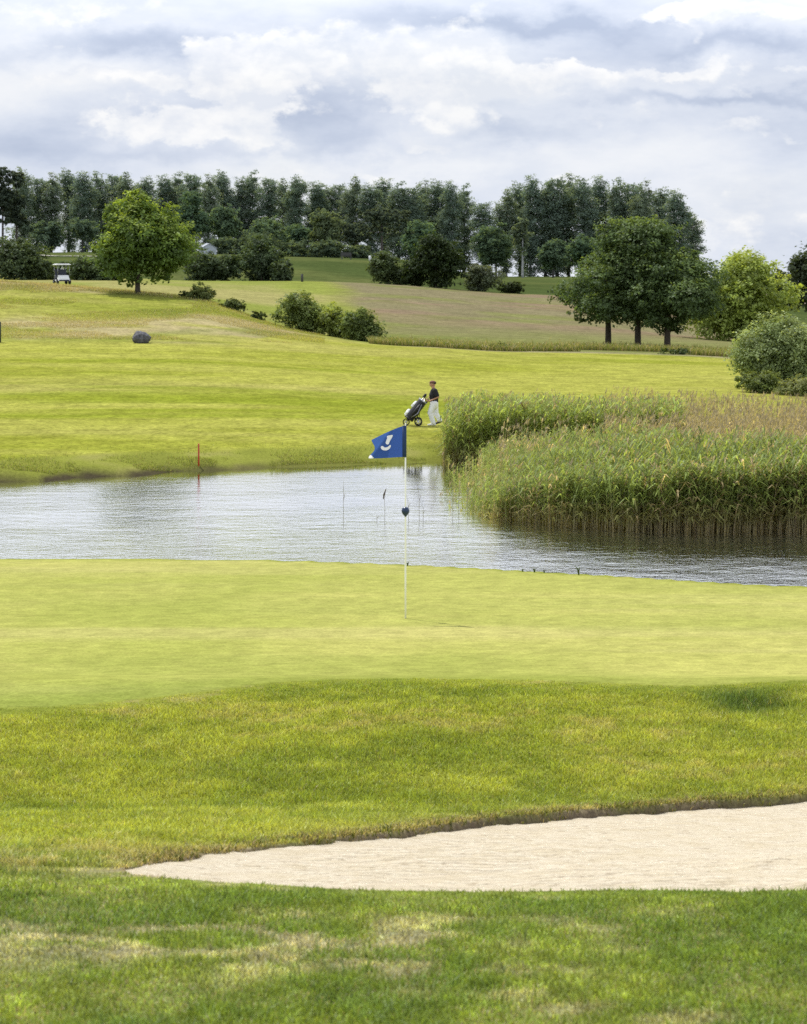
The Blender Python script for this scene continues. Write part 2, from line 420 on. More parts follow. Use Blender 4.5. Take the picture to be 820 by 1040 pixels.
def mat_leaf(name, tint=(1, 1, 1), trans=.35, gloss=.06, rough=.5):
    m, nt, out = nodes(name)
    a = N(nt, 'ShaderNodeAttribute', attribute_name='Col')
    c = mixc(nt, 1, a.outputs['Color'], tuple(tint)+(1,), 'MULTIPLY')
    d = N(nt, 'ShaderNodeBsdfDiffuse'); t = N(nt, 'ShaderNodeBsdfTranslucent'); g = N(nt, 'ShaderNodeBsdfGlossy', Roughness=rough)
    g.inputs['Color'].default_value = (.8, .85, .9, 1)
    nt.links.new(c, d.inputs['Color'])
    tc = mixc(nt, 1, c, (1.35, 1.25, .6, 1), 'MULTIPLY'); nt.links.new(tc, t.inputs['Color'])
    m1 = N(nt, 'ShaderNodeMixShader', Fac=trans); nt.links.new(d.outputs[0], m1.inputs[1]); nt.links.new(t.outputs[0], m1.inputs[2])
    m2 = N(nt, 'ShaderNodeMixShader', Fac=gloss); nt.links.new(m1.outputs[0], m2.inputs[1]); nt.links.new(g.outputs[0], m2.inputs[2])
    nt.links.new(m2.outputs[0], out.inputs[0])
    return m
M['leaf'] = mat_leaf('tree_leaves', trans=.42, gloss=.02)
M['farleaf'] = mat_leaf('far_leaves', trans=.45, gloss=.0)
M['blade'] = mat_leaf('grass_blades', trans=.40, gloss=.02, rough=.45)
M['reed'] = mat_leaf('reed_leaves', trans=.50, gloss=.015, rough=.45)

def mat_plain(name, col, rough=.6, metal=0, var=.15, scale=20, bump=.0):
    m, nt, out = nodes(name)
    p = N(nt, 'ShaderNodeBsdfPrincipled', Roughness=rough, Metallic=metal)
    tc = nt.nodes.new('ShaderNodeTexCoord').outputs['Object']
    n = noise(nt, tc, scale, 5, .6)
    c = mixc(nt, maprange(nt, n, .3, .7, 0, 1), tuple(x*(1-var) for x in col), tuple(min(1, x*(1+var)) for x in col))
    nt.links.new(c, p.inputs['Base Color'])
    if bump:
        b = N(nt, 'ShaderNodeBump', Strength=.7, Distance=bump); nt.links.new(n, b.inputs['Height']); nt.links.new(b.outputs[0], p.inputs['Normal'])
    nt.links.new(p.outputs[0], out.inputs[0])
    return m
M['bark'] = mat_plain('bark', (.060, .048, .034), .9, var=.4, scale=6, bump=.03)
M['farbark'] = mat_plain('far_bark', (.055, .055, .050), .9, var=.3, scale=2)
M['birch'] = mat_plain('birch_bark', (.36, .37, .37), .8, var=.4, scale=2)
M['pinebark'] = mat_plain('pine_bark', (.07, .058, .05), .9, var=.3, scale=2)
M['rock'] = mat_plain('granite', (.095, .095, .112), .85, var=.75, scale=7, bump=.06)
M['pole'] = mat_plain('white_fibreglass', (.86, .86, .78), .35, var=.04, scale=5)
M['navy'] = mat_plain('navy_plastic', (.010, .030, .085), .3, var=.15)
M['flagdark'] = mat_plain('navy_cloth', (.012, .035, .11), .8, var=.12)
M['white'] = mat_plain('white_paint', (.78, .78, .80), .5, var=.04)
M['emblem'] = mat_plain('white_print', (.80, .80, .82), .7, var=.03)
M['red'] = mat_plain('red_paint', (.42, .035, .012), .5, var=.15)
M['darkpost'] = mat_plain('weathered_post', (.035, .045, .022), .8, var=.3)
M['grey_post'] = mat_plain('grey_post', (.06, .06, .055), .8, var=.3)
M['skin'] = mat_plain('skin', (.45, .24, .15), .55, var=.08)
M['black_cloth'] = mat_plain('black_cloth', (.010, .010, .013), .85, var=.2)
M['white_cloth'] = mat_plain('white_cloth', (.86, .87, .92), .85, var=.05, scale=8)
M['cap'] = mat_plain('cap_cloth', (.16, .07, .045), .8, var=.1)
M['hair'] = mat_plain('hair', (.05, .03, .018), .7, var=.2)
M['shoe'] = mat_plain('shoe_leather', (.03, .03, .035), .5, var=.1)
M['rubber'] = mat_plain('rubber', (.012, .012, .012), .8, var=.2)
M['steel'] = mat_plain('steel', (.45, .45, .47), .3, 1, var=.1)
M['bag_black'] = mat_plain('bag_black', (.013, .013, .018), .6, var=.2)
M['bag_grey'] = mat_plain('bag_grey', (.33, .34, .42), .7, var=.1)
M['hub'] = mat_plain('wheel_hub', (.65, .65, .66), .5, var=.05)
M['cart_dark'] = mat_plain('cart_dark', (.03, .035, .06), .6, var=.1)
M['shed_wall'] = mat_plain('shed_wall', (.42, .46, .52), .8, var=.08, scale=1)
M['shed_roof'] = mat_plain('shed_roof', (.30, .33, .38), .8, var=.1, scale=1)
M['path'] = mat_plain('gravel', (.30, .28, .24), .9, var=.2, scale=1)

def mat_flag(nm='flag_cloth', k=1.0, tf=.35):
    m, nt, out = nodes(nm)
    tc = nt.nodes.new('ShaderNodeTexCoord').outputs['Object']
    n = noise(nt, tc, 14, 4, .5); c = mixc(nt, n, (.030*k, .070*k, .22*k), (.042*k, .092*k, .27*k))
    d = N(nt, 'ShaderNodeBsdfDiffuse'); t = N(nt, 'ShaderNodeBsdfTranslucent')
    nt.links.new(c, d.inputs[0]); t.inputs[0].default_value = (.06, .13, .50, 1)
    w = nt.nodes.new('ShaderNodeTexNoise'); w.inputs['Scale'].default_value = 700; nt.links.new(tc, w.inputs['Vector'])
    b = N(nt, 'ShaderNodeBump', Strength=.3, Distance=.001); nt.links.new(w.outputs[0], b.inputs['Height']); nt.links.new(b.outputs[0], d.inputs['Normal'])
    x = N(nt, 'ShaderNodeMixShader', Fac=tf); nt.links.new(d.outputs[0], x.inputs[1]); nt.links.new(t.outputs[0], x.inputs[2]); nt.links.new(x.outputs[0], out.inputs[0])
    return m
M['flag'] = mat_flag(); M['flag_lit_tint'] = mat_flag('flag_cloth_lit_tint', 2.0, .6)  # second cloth: light through the single layer is put into a brighter blue

def mat_sand():
    m, nt, out = nodes('bunker_sand'); P = geo_pos(nt)
    n1 = noise(nt, P, 85, 4, .7); n2 = noise(nt, P, 5, 6, .65); n3 = noise(nt, P, 30, 5, .65)
    c = mixc(nt, maprange(nt, n1, .3, .7, 0, 1), (.58, .505, .37), (.79, .725, .585))
    c = mixc(nt, maprange(nt, n3, .40, .60, .55, 0), c, (.56, .47, .35))
    c = mixc(nt, maprange(nt, n2, .44, .66, 0, .75), c, (.58, .495, .345))
    cl = noise(nt, scale_vec(nt, P, (16, 26, 1)), 1, 4, .65)
    c = mixc(nt, maprange(nt, cl, .57, .68, 0, .7), c, (.34, .275, .19))
    # rake lines
    wv = scale_vec(nt, P, (.25, 1, 0))
    dn = nt.nodes.new('ShaderNodeTexWave'); dn.bands_direction = 'Y'; dn.inputs['Scale'].default_value = 7; dn.inputs['Distortion'].default_value = 5
    dn.inputs['Detail'].default_value = 3; dn.inputs['Detail Scale'].default_value = 1.6; nt.links.new(wv, dn.inputs['Vector'])
    h = mathn(nt, 'ADD', mathn(nt, 'MULTIPLY', dn.outputs['Fac'], .35), mathn(nt, 'MULTIPLY', n3, .8))
    h = mathn(nt, 'ADD', h, mathn(nt, 'MULTIPLY', n1, .35))
    b = N(nt, 'ShaderNodeBump', Strength=1, Distance=.014); nt.links.new(h, b.inputs['Height'])
    d = N(nt, 'ShaderNodeBsdfDiffuse', Roughness=.6); nt.links.new(c, d.inputs['Color']); nt.links.new(b.outputs[0], d.inputs['Normal'])
    nt.links.new(d.outputs[0], out.inputs[0]); return m
M['sand'] = mat_sand()

def mat_water():
    m, nt, out = nodes('pond_water'); P = geo_pos(nt)
    w1 = noise(nt, scale_vec(nt, P, (4.6, 4.4, 1)), 1, 4, .6)
    w2 = noise(nt, scale_vec(nt, P, (1.1, 1.5, 1)), 1, 3, .5)
    w3 = noise(nt, scale_vec(nt, P, (9, 9, 1)), 1, 2, .5)
    patch = maprange(nt, noise(nt, scale_vec(nt, P, (.10, .14, 1)), 1, 3, .6), .35, .65, .45, 1.2)
    sep = nt.nodes.new('ShaderNodeSeparateXYZ'); nt.links.new(P, sep.inputs[0])
    calm = mathn(nt, 'MULTIPLY', maprange(nt, sep.outputs['Y'], 72, 86, 1, .16), maprange(nt, sep.outputs['Y'], 58, 71, 3.4, 1.0))
    h = mathn(nt, 'ADD', mathn(nt, 'ADD', mathn(nt, 'MULTIPLY', w1, .55), mathn(nt, 'MULTIPLY', w2, .9)), mathn(nt, 'MULTIPLY', w3, .30))
    h = mathn(nt, 'MULTIPLY', mathn(nt, 'MULTIPLY', h, patch), calm)
    b = N(nt, 'ShaderNodeBump', Strength=1, Distance=.026); nt.links.new(h, b.inputs['Height'])
    fr = N(nt, 'ShaderNodeFresnel', IOR=1.42); nt.links.new(b.outputs[0], fr.inputs['Normal'])
    d = N(nt, 'ShaderNodeBsdfDiffuse', Color=(.035, .04, .03, 1)); g = N(nt, 'ShaderNodeBsdfGlossy', Roughness=.05)
    g.inputs['Color'].default_value = (1, 1, 1, 1); nt.links.new(b.outputs[0], g.inputs['Normal'])
    x = N(nt, 'ShaderNodeMixShader'); nt.links.new(mathn(nt, 'POWER', fr.outputs[0], .22), x.inputs[0]); nt.links.new(d.outputs[0], x.inputs[1]); nt.links.new(g.outputs[0], x.inputs[2])
    nt.links.new(x.outputs[0], out.inputs[0]); return m
M['water'] = mat_water()

# ------------------------------------------------------------------ setting: terrain sheets, sand, pond, path
def build_terrain():
    rows = [np.arange(-6, 2, .5), np.arange(2, 8.6, .06), np.arange(8.6, 16.0, .032)]
    y = 16.0; r = []
    while y < 130: r.append(y); y *= 1.0065
    while y < 420: r.append(y); y *= 1.0105
    while y < 3000: r.append(y); y *= 1.035
    rows.append(np.array(r)); Yr = np.concatenate(rows)
    s1 = np.arange(-.2, .2, .0018)
    S = np.concatenate([np.arange(-.7, -.2, .02), s1, np.arange(.2, .71, .02)])
    Wd = np.where(Yr > 5, Yr, 5 + (Yr-5)*.0) + 1.5
    X = S[None, :]*Wd[:, None]; Y = np.repeat(Yr[:, None], len(S), 1)
    Z = ground_z(X, Y); col = ground_col(X, Y)
    nr, nc = X.shape
    # vertex normals from the height function
    gy = np.gradient(Z, axis=0)/np.gradient(Y, axis=0)
    gx = np.gradient(Z, axis=1)/np.gradient(X, axis=1)
    gy = gy - gx*np.gradient(X, axis=0)/np.gradient(Y, axis=0)
    nrm = np.stack([-gx, -gy, np.ones_like(gx)], -1); nrm /= np.linalg.norm(nrm, axis=-1, keepdims=True)
    V = np.stack([X, Y, Z], -1).reshape(-1, 3); col = col.reshape(-1, 3); nrm = nrm.reshape(-1, 3)
    idx = np.arange(nr*nc).reshape(nr, nc)
    q = np.stack([idx[:-1, :-1], idx[:-1, 1:], idx[1:, 1:], idx[1:, :-1]], -1).reshape(-1, 4)
    green, fair, mound, meadow, field, hill, _ = [a.reshape(-1)[q[:, 0]] for a in zone_masks(X, Y)]
    zid = np.zeros(len(q), int)
    zid[green > .5] = 1; zid[fair > .5] = 2; zid[mound > .5] = 3; zid[(meadow > .5) | (field > .5)] = 4; zid[hill > .5] = 5
    names = ['ground', 'putting_green', 'fairway', 'mound', 'meadow', 'hill']
    mats = [M['rough'], M['green'], M['fair'], M['fair'], M['meadow'], M['hill']]
    for k in range(6):
        f = q[zid == k]
        used, inv = np.unique(f, return_inverse=True)
        me = np_mesh(names[k], V[used], [inv.reshape(-1, 4)], mats[k], col[used], True, nrm[used])
        link(names[k], me, kind='structure')
build_terrain()

def build_sand():
    xs = np.arange(-2.0, 6.4, .035); ys = np.arange(8.4, 16.2, .03)
    X, Y = np.meshgrid(xs, ys); sd = bunker_sd(X, Y)
    sd0 = bunker_sd(X, Y, 0.0); lip = .006 + .020*sstep(10.2, 14.0, Y)
    Z = base_z(X, Y) - lip - sand_bowl(sd0)
    # smooth bowl variation: raked ridges and a low heap on the right
    Z += .03*np.exp(-(((X-2.6)/1.2)**2 + ((Y-13.6)/1.0)**2)) * sstep(0, .5, sd)
    Z += .04*(fbm(X*1.1, Y*1.1, 3, 71)-.5)*sstep(0, .3, sd) + .022*(fbm(X*6, Y*6, 3, 72)-.5) + (.008)*np.sin((Y + .18*X + .25*fbm(X*.8, Y*.8, 2, 73))*2*PI/.14)*sstep(.1, .4, sd)*sstep(.25, .5, fbm(X*.9, Y*.9, 2, 74))
    nr, nc = X.shape; idx = np.arange(nr*nc).reshape(nr, nc)
    q = np.stack([idx[:-1, :-1], idx[:-1, 1:], idx[1:, 1:], idx[1:, :-1]], -1).reshape(-1, 4)
    keep = sd.reshape(-1)[q].max(1) > -.02
    q = q[keep]; used, inv = np.unique(q, return_inverse=True)
    V = np.stack([X, Y, Z], -1).reshape(-1, 3)[used]
    link('bunker_sand', np_mesh('bunker_sand', V, [inv.reshape(-1, 4)], M['sand']), kind='structure')
build_sand()

me = bpy.data.meshes.new('water'); me.from_pydata([(-75, 42, WATER), (75, 42, WATER), (75, 116, WATER), (-75, 116, WATER)], [], [(0, 1, 2, 3)])
me.materials.append(M['water']); link('water', me, kind='structure')

def ribbon(name, pts, w, mat, dz=.06):
    V = []; Fc = []
    for i, (x, y) in enumerate(pts):
        a = Vector(pts[max(i-1, 0)]); b = Vector(pts[min(i+1, len(pts)-1)]); d = (b-a).normalized(); n = Vector((-d.y, d.x))
        for s in (-1, 1):
            px, py = x + n.x*w/2*s, y + n.y*w/2*s
            V.append((px, py, gz(px, py) + dz))
    for i in range(len(pts)-1): Fc.append((2*i, 2*i+1, 2*i+3, 2*i+2))
    m = bpy.data.meshes.new(name); m.from_pydata(V, [], Fc); m.materials.append(mat)
    return link(name, m, kind='structure')
ribbon('path', [(at(28 + 8*i, 500 - 2*i), 500 - 2*i - 22*math.sin(i/9*PI)) for i in range(10)], 7.0, M['path'], .15)

# ------------------------------------------------------------------ grass blades
def blades(X, Y, Z, h, w, lean, C, tipmul=1.25, basemul=.6):
    n = len(X); a = rng.uniform(0, 2*PI, n); b = rng.uniform(0, 2*PI, n)
    dx, dy = np.cos(a), np.sin(a); lx, ly = np.cos(b)*lean*h, np.sin(b)*lean*h
    P = np.stack([X, Y, Z], 1); sx = np.stack([dx*w/2, dy*w/2, np.zeros(n)], 1)
    midp = P + np.stack([lx*.3, ly*.3, h*.55], 1); tip = P + np.stack([lx, ly, h*np.sqrt(np.maximum(1-lean**2*.6, .1))], 1)
    V = np.stack([P - sx, P + sx, midp - sx*.75, midp + sx*.75, tip], 1).reshape(-1, 3)
    i = np.arange(n)*5
    q = np.stack([i, i+1, i+3, i+2], 1); t = np.stack([i+2, i+3, i+4], 1)
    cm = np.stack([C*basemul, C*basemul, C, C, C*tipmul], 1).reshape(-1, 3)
    return V, q, t, cm
def grass_obj(name, X, Y, h, w, lean, C, label, cat='grass', mat='blade', z0=None, tipmul=1.25, basemul=.6):
    Z = (ground_z(X, Y) if z0 is None else z0) - .006
    V, q, t, cm = blades(X, Y, Z, h, w, lean, C, tipmul, basemul)
    return link(name, np_mesh(name, V, [q, t], M[mat], cm, False), kind='stuff', label=label, category=cat)

def scatter(n, ylo, yhi, ulo=-.19, uhi=.19, power=1.0):
    Y = ylo + (yhi-ylo)*rng.random(n)**power
    X = rng.uniform(ulo, uhi, n)*Y
    return X, Y
# foreground turf in front of the bunker
X, Y = scatter(330000, 5.2, 10.6)
sd = bunker_sd(X, Y); X, Y, sd = [a[sd < -.005] for a in (X, Y, sd)]
k = rng.random(len(X)) < np.clip(1.15 - .06*Y*1.0, .2, 1); X, Y = X[k], Y[k]
c = ground_col(X, Y)*rng.uniform(.6, 2.15, (len(X), 1))
tuft = fbm(X*3.2, Y*3.2, 3, 81); fine = fbm(X*14, Y*9, 2, 80); c = c*(.55 + 1.0*fine)[:, None]*C_(1.56, 1.54, 1.42)
dryb = rng.random(len(X)) < .13 + .30*(tuft < .42); c[dryb] = C_(.42, .38, .22)*rng.uniform(.7, 1.2, (dryb.sum(), 1))
lum = np.clip(1.6 - 3.2*c[:, 0], .45, 1); h = lum*rng.uniform(.020, .056, len(X))*(.25 + .9*tuft + .7*fine)*(.45 + .55*sstep(0, .5, np.abs(sd[k])))
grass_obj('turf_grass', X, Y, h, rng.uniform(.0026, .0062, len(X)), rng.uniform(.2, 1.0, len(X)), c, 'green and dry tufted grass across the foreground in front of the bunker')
# rough between the bunker and the green
X, Y = scatter(420000, 9.9, 21.8)
sd = bunker_sd(X, Y); u = X/Y
k = (sd < -.01) & (Y < green_front(u) - .05) & ((Y > 10.4) | (X < -1.0)); X, Y, sd = X[k], Y[k], sd[k]
c = ground_col(X, Y)*rng.uniform(.65, 1.9, (len(X), 1))
tuft = fbm(X*2.4, Y*2.4, 3, 82); fine = fbm(X*9, Y*4, 2, 79); c = c*(.78 + .44*fine)[:, None]
c = c*C_(1.29, 1.32, 1.05)
dryb = rng.random(len(X)) < .045; c[dryb] = C_(.44, .40, .15)*rng.uniform(.7, 1.1, (dryb.sum(), 1))
h = rng.uniform(.022, .055, len(X))*(.3 + .8*tuft + .7*fine)
h *= (.55 + .45*sstep(0, .5, np.abs(sd)))*(.35 + .65*sstep(.1, 1.0, green_front(X/Y) - Y))
dk = np.exp(-(((X-2.75)/.42)**2 + ((Y-19.8)/.8)**2)**1.5); h *= 1 + 1.2*dk
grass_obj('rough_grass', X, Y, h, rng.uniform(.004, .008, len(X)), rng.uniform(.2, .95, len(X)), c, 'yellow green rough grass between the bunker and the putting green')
# coarse tufts hanging along the far bunker lip
t_ = rng.random(9000); X = np.interp(t_, np.linspace(0, 1, 13), BO[:, 0][np.linspace(4, 52, 13).astype(int)]); Y = np.interp(t_, np.linspace(0, 1, 13), BO[:, 1][np.linspace(4, 52, 13).astype(int)])
X = X + rng.normal(0, .10, 9000); Y = Y + rng.normal(0.05, .10, 9000); sd = bunker_sd(X, Y)
k = (sd < .015) & (sd > -.22) & (fbm(X*4, Y*4, 2, 83) > .38); X, Y = X[k], Y[k]
c = mix(C_(.14, .16, .03)*np.ones((len(X), 3)), C_(.28, .23, .11), (rng.random(len(X)) < .5)*1.0)*rng.uniform(.6, 1.3, (len(X), 1))
grass_obj('lip_grass', X, Y, rng.uniform(.02, .055, len(X)), rng.uniform(.004, .008, len(X)), rng.uniform(.3, 1, len(X)), c, 'ragged dry grass fringe along the far lip of the bunker')
# pond bank grass
n = 15000; px = rng.uniform(-60, 470, n); ub = (px-CX)/F
yb = np.interp(px, [-400, 0, 100, 200, 300, 400, 450, 500], [79, 82.5, 84.6, 87.1, 88.9, 90.3, 91.3, 92])
Y = yb + .12 + rng.exponential(1.1, n); X = ub*Y
k = fbm(X*.8, Y*.8, 3, 84) > .42; X, Y = X[k], Y[k]
c = mix(C_(.24, .29, .05)*np.ones((len(X), 3)), C_(.38, .34, .15), (rng.random(len(X)) < .25)*1.0)*rng.uniform(.6, 1.2, (len(X), 1))
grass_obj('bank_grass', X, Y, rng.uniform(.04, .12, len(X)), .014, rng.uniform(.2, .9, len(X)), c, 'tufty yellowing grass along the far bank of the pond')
# long grass on the mound crest and along the meadow edge
n = 90000; px = rng.uniform(-40, 330, n); Y = rng.uniform(153, 204, n); X = (px-CX)/F*Y
k = (fbm(X*.15, Y*.15, 3, 85) + .25*sstep(180, 195, Y) > .52) & (Y < np.interp(px, [0, 100, 200, 330], [204, 200, 194, 178])); X, Y = X[k], Y[k]
c = mix(ground_col(X, Y)*1.45, C_(.42, .36, .19), (rng.random(len(X)) < .25)*1.0)*rng.uniform(.85, 1.25, (len(X), 1))
grass_obj('long_grass', X, Y, rng.uniform(.05, .17, len(X))*(1 + .8*sstep(182, 192, Y)), .028, rng.uniform(.3, .95, len(X)), c, 'long pale grass over the grassy mound on the left')
n = 42000; px = rng.uniform(375, 860, n); Y = 167.5 + np.abs(rng.normal(0, 8, n)) + 3*(fbm(px*.03, px*0, 3, 88)-.3); X = (px-CX)/F*Y
k = (fbm(X*.12, Y*.3, 3, 86) > .40 + .16*(fbm(X*.35, Y*.02, 3, 89) - .3)) & ((px < 742) | (Y > 176)); X, Y = X[k], Y[k]
g_ = fbm(X*.15, Y*.15, 3, 87)
c = mix(C_(.14, .17, .035)*np.ones((len(X), 3)), C_(.29, .25, .13), (rng.random(len(X)) < .35+.4*(g_ > .5))*1.0)*rng.uniform(.85, 1.5, (len(X), 1))
grass_obj('meadow_grass', X, Y, rng.uniform(.2, .6, len(X)), .045, rng.uniform(.2, .8, len(X)), c, 'tall seeding grass along the meadow edge behind the fairway')

# ------------------------------------------------------------------ reeds
def reeds(name, X, Y, Z, H, label, green=(.10, .155, .030), straw=(.26, .21, .12), leafy=1.0, dry=0.1, stalk_w=.010, nleaf=8, plume=0.0, lowbare=.30, leaflen=1.0, lw=1.0):
    n = len(X); lean = rng.normal(0, .05, (n, 2)) + np.array([.05, 0])
    base = np.stack([X, Y, Z], 1); top = base + np.stack([lean[:, 0]*H, lean[:, 1]*H, H], 1)
    Vs, Cs, Q, T = [], [], [], []; off = 0
    a = rng.uniform(0, PI, n); sx = np.stack([np.cos(a), np.sin(a), np.zeros(n)], 1)*stalk_w/2
    isdry = rng.random(n) < dry
    br = rng.uniform(.7, 1.3, (n, 1))
    cb = np.array(straw)*br*1.0; cg = np.array(green)*br; cg[isdry] = np.array(straw)*br[isdry]
    mid = base*.55 + top*.45
    V = np.stack([base-sx, base+sx, mid-sx*.9, mid+sx*.9, top-sx*.4, top+sx*.4], 1).reshape(-1, 3)
    i = np.arange(n)*6
    Q += [np.stack([i, i+1, i+3, i+2], 1), np.stack([i+2, i+3, i+5, i+4], 1)]
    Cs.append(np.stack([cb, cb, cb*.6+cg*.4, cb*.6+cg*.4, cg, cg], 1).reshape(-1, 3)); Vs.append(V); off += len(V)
    for k in range(nleaf):
        f = lowbare + (1-lowbare)*(k + rng.random(n))/nleaf
        p = base + (top-base)*f[:, None]
        L = leaflen*H*rng.uniform(.11, .27, n)*leafy*(1.1 - .45*f)
        th = rng.normal(0.25, 1.5, n); d = np.stack([np.cos(th), np.sin(th), np.zeros(n)], 1)
        up = rng.uniform(.5, 1.25, n); w = lw*L*rng.uniform(.045, .075, n)
        s = np.stack([-np.sin(th), np.cos(th), np.zeros(n)], 1)*w[:, None]
        droop = rng.uniform(.0, .38, n)
        m1 = p + d*L[:, None]*.38 + np.stack([0*L, 0*L, L*.42*up], 1)
        tp = p + d*L[:, None]*.95 + np.stack([0*L, 0*L, L*(.55*up - .05 - droop)], 1)
        V = np.stack([p - s*.5, p + s*.5, m1 - s, m1 + s, tp], 1).reshape(-1, 3)
        j = off + np.arange(n)*5
        Q.append(np.stack([j, j+1, j+3, j+2], 1)); T.append(np.stack([j+2, j+3, j+4], 1))
        cl = cg*rng.uniform(.55, 1.55, (n, 1)); lo = (f < lowbare + .18); cl[lo] = cl[lo]*.55 + np.array(straw)*.40
        Cs.append(np.repeat(cl, 5, 0)); Vs.append(V); off += len(V)
    if plume > 0:
        sel = np.where(rng.random(n) < plume)[0]; m = len(sel)
        for r in range(5):
            p = top[sel] + np.stack([rng.normal(0, .02, m), rng.normal(0, .02, m), -.02*r*np.ones(m)], 1)
            th = rng.normal(.3, .9, m); L = rng.uniform(.14, .28, m)
            d = np.stack([np.cos(th)*.5, np.sin(th)*.5, .75*np.ones(m)], 1)*L[:, None]
            s = np.stack([-np.sin(th), np.cos(th), np.zeros(m)], 1)*.014
            V = np.stack([p-s*.4, p+s*.4, p+d*.5-s, p+d*.5+s, p+d], 1).reshape(-1, 3); j = off + np.arange(m)*5
            Q.append(np.stack([j, j+1, j+3, j+2], 1)); T.append(np.stack([j+2, j+3, j+4], 1))
            Cs.append(np.repeat(np.array([.36, .31, .20])*rng.uniform(.7, 1.15, (m, 1)), 5, 0)); Vs.append(V); off += len(V)
    return link(name, np_mesh(name, np.concatenate(Vs), [np.concatenate(Q), np.concatenate(T)], M['reed'], np.concatenate(Cs), False), kind='stuff', label=label, category='reeds')

rf_front = lambda px: np.interp(px, [438, 458, 500, 560, 640, 700, 820, 1100], [75.5, 73.0, 70.0, 68.0, 66.2, 66.0, 66.0, 66.2])
def place(n, pxlo, pxhi, ylo, yhi, pw=1.0):
    px = rng.uniform(pxlo, pxhi, n); t = rng.random(n)**pw
    lo = ylo(px) if callable(ylo) else ylo; hi = yhi(px) if callable(yhi) else yhi; Y = lo + (hi - lo)*t
    return (px-CX)/F*Y, Y, px
# front belt standing in the water: a thick face and a deep bed behind it
X, Y, px = place(9200, 438, 1010, rf_front, lambda p: np.interp(p, [438, 600, 700, 760], [90, 86, 76, 75]), 1.7)
Y = Y + .9*(fbm(X*.6, Y*.1, 3, 90)-.5)
k = (rng.random(len(X)) < sstep(440, 512, px + 60*(fbm(X*2, Y*.5, 2, 91)-.5))) ; X, Y, px = X[k], Y[k], px[k]
hh = np.interp(px, [438, 475, 520, 560, 640, 820], [.80, 1.15, 1.55, 1.85, 2.1, 2.2])*np.interp(Y, [72, 90], [1, .82])*rng.uniform(.72, 1.08, len(X))*(.9+.25*fbm(X*.5, Y*.5, 3, 92))
Z = np.minimum(ground_z(X, Y), WATER) - .05
reeds('reed_bed', X, Y, Z, hh, 'front belt of fresh green reeds with brown lower stalks standing in the pond', green=(.225, .285, .085), straw=(.44, .35, .21), stalk_w=.015, leafy=1.25, dry=.10, plume=.06, lowbare=.38, leaflen=1.35, nleaf=11, lw=.62)
X, Y, px = place(4600, 447, 690, 90.6, 98, 1.2)
k = (px > 449 + 1.2*np.maximum(0, Y-95)) ; X, Y, px = X[k], Y[k], px[k]
hh = np.interp(px, [449, 470, 560, 650], [1.75, 2.0, 2.05, 2.0])*np.interp(Y, [90.6, 93, 98], [1.05, 1, .80])*rng.uniform(.7, 1.08, len(X))*(.85+.3*fbm(X*.6, Y*.6, 3, 93))
reeds('reed_bed', X, Y, np.maximum(ground_z(X, Y), WATER-.2) - .05, hh, 'darker dense reed stand at the back left of the pond beside the fairway', green=(.29, .36, .105), leafy=1.35, dry=.06, plume=.14, lowbare=.12, stalk_w=.014, nleaf=9)
X, Y, px = place(9500, 500, 1010, 74, 103, 1.0)
k = (px > 610 + 60*(fbm(X*.3, Y*.3, 3, 95)-.5) + 2.5*np.maximum(0, 86-Y)) | (rng.random(len(X)) < .10); X, Y, px = X[k], Y[k], px[k]
hh = rng.uniform(1.15, 2.0, len(X))*(.85+.3*fbm(X*.4, Y*.4, 3, 94))*np.interp(Y, [74, 91, 103], [1.0, 1.0, .74])
reeds('dry_reed_bed', X, Y, np.maximum(ground_z(X, Y), WATER-.2) - .05, hh, 'pale straw coloured reeds with feathery heads behind the front green belt', green=(.29, .275, .125), straw=(.46, .39, .25), leafy=.95, dry=.72, plume=.85, lowbare=.2, stalk_w=.014, nleaf=6)

# single stems standing out in open water
def stem(px, pb, ptop, label, head=0, bend=0.0):
    Y = -WATER*F/(pb-HY); H = (pb-ptop)/F*Y; x = at(px, Y)
    r = thing('reed_stem', label, 'reed stem', (x, Y, WATER), 0, 'lone reed stems in the pond')
    b = MB().tube([(0, 0, -.5), (0, 0, H*.5), (bend*.4, 0, H*.85), (bend, 0, H)], [.006, .0055, .005, .003], 6)
    b.obj('stalk', M['stalk'], r)
    if head:
        MB().tube([(bend-.02, 0, H-.16*head), (bend, 0, H-.04), (bend+.06*head, 0, H+.14*head)], [.012, .028, .006], 6).obj('seed_head', M['seed'], r)
    else:
        MB().tube([(0, 0, H*.55), (.04, .01, H*.72), (.10, .02, H*.7)], [.004, .009, .002], 5).obj('leaf', M['stalk'], r)
M['stalk'] = mat_plain('reed_stalk', (.24, .22, .15), .8, var=.3)
M['seed'] = mat_plain('reed_seed', (.09, .07, .05), .9, var=.3)
stem(349, 533, 489, 'tall thin reed stem in open water, leftmost of the lone stems')
stem(391, 533, 501, 'lone reed stem with a dark leaning seed head left of the flagstick', 1.0, -.02)
stem(383, 530, 523, 'very short reed stub in open water left of the flagstick')
stem(415, 531, 503, 'lone reed stem in the water just right of the flagstick ball', 0, -.05)
stem(426, 531, 492, 'bent reed stem under the golfer reflection in the pond', 0, -.06)
stem(430, 530, 514, 'short reed stem beside the bent stem in the pond')
stem(460, 529, 497, 'lone reed stem just left of the front reed belt')
stem(466, 527, 489, 'lone bent reed stem nearest the left end of the front reed belt', 0, .04)
stem(475, 526, 484, 'dark reed stem at the thin left end of the front belt', 0, .03)

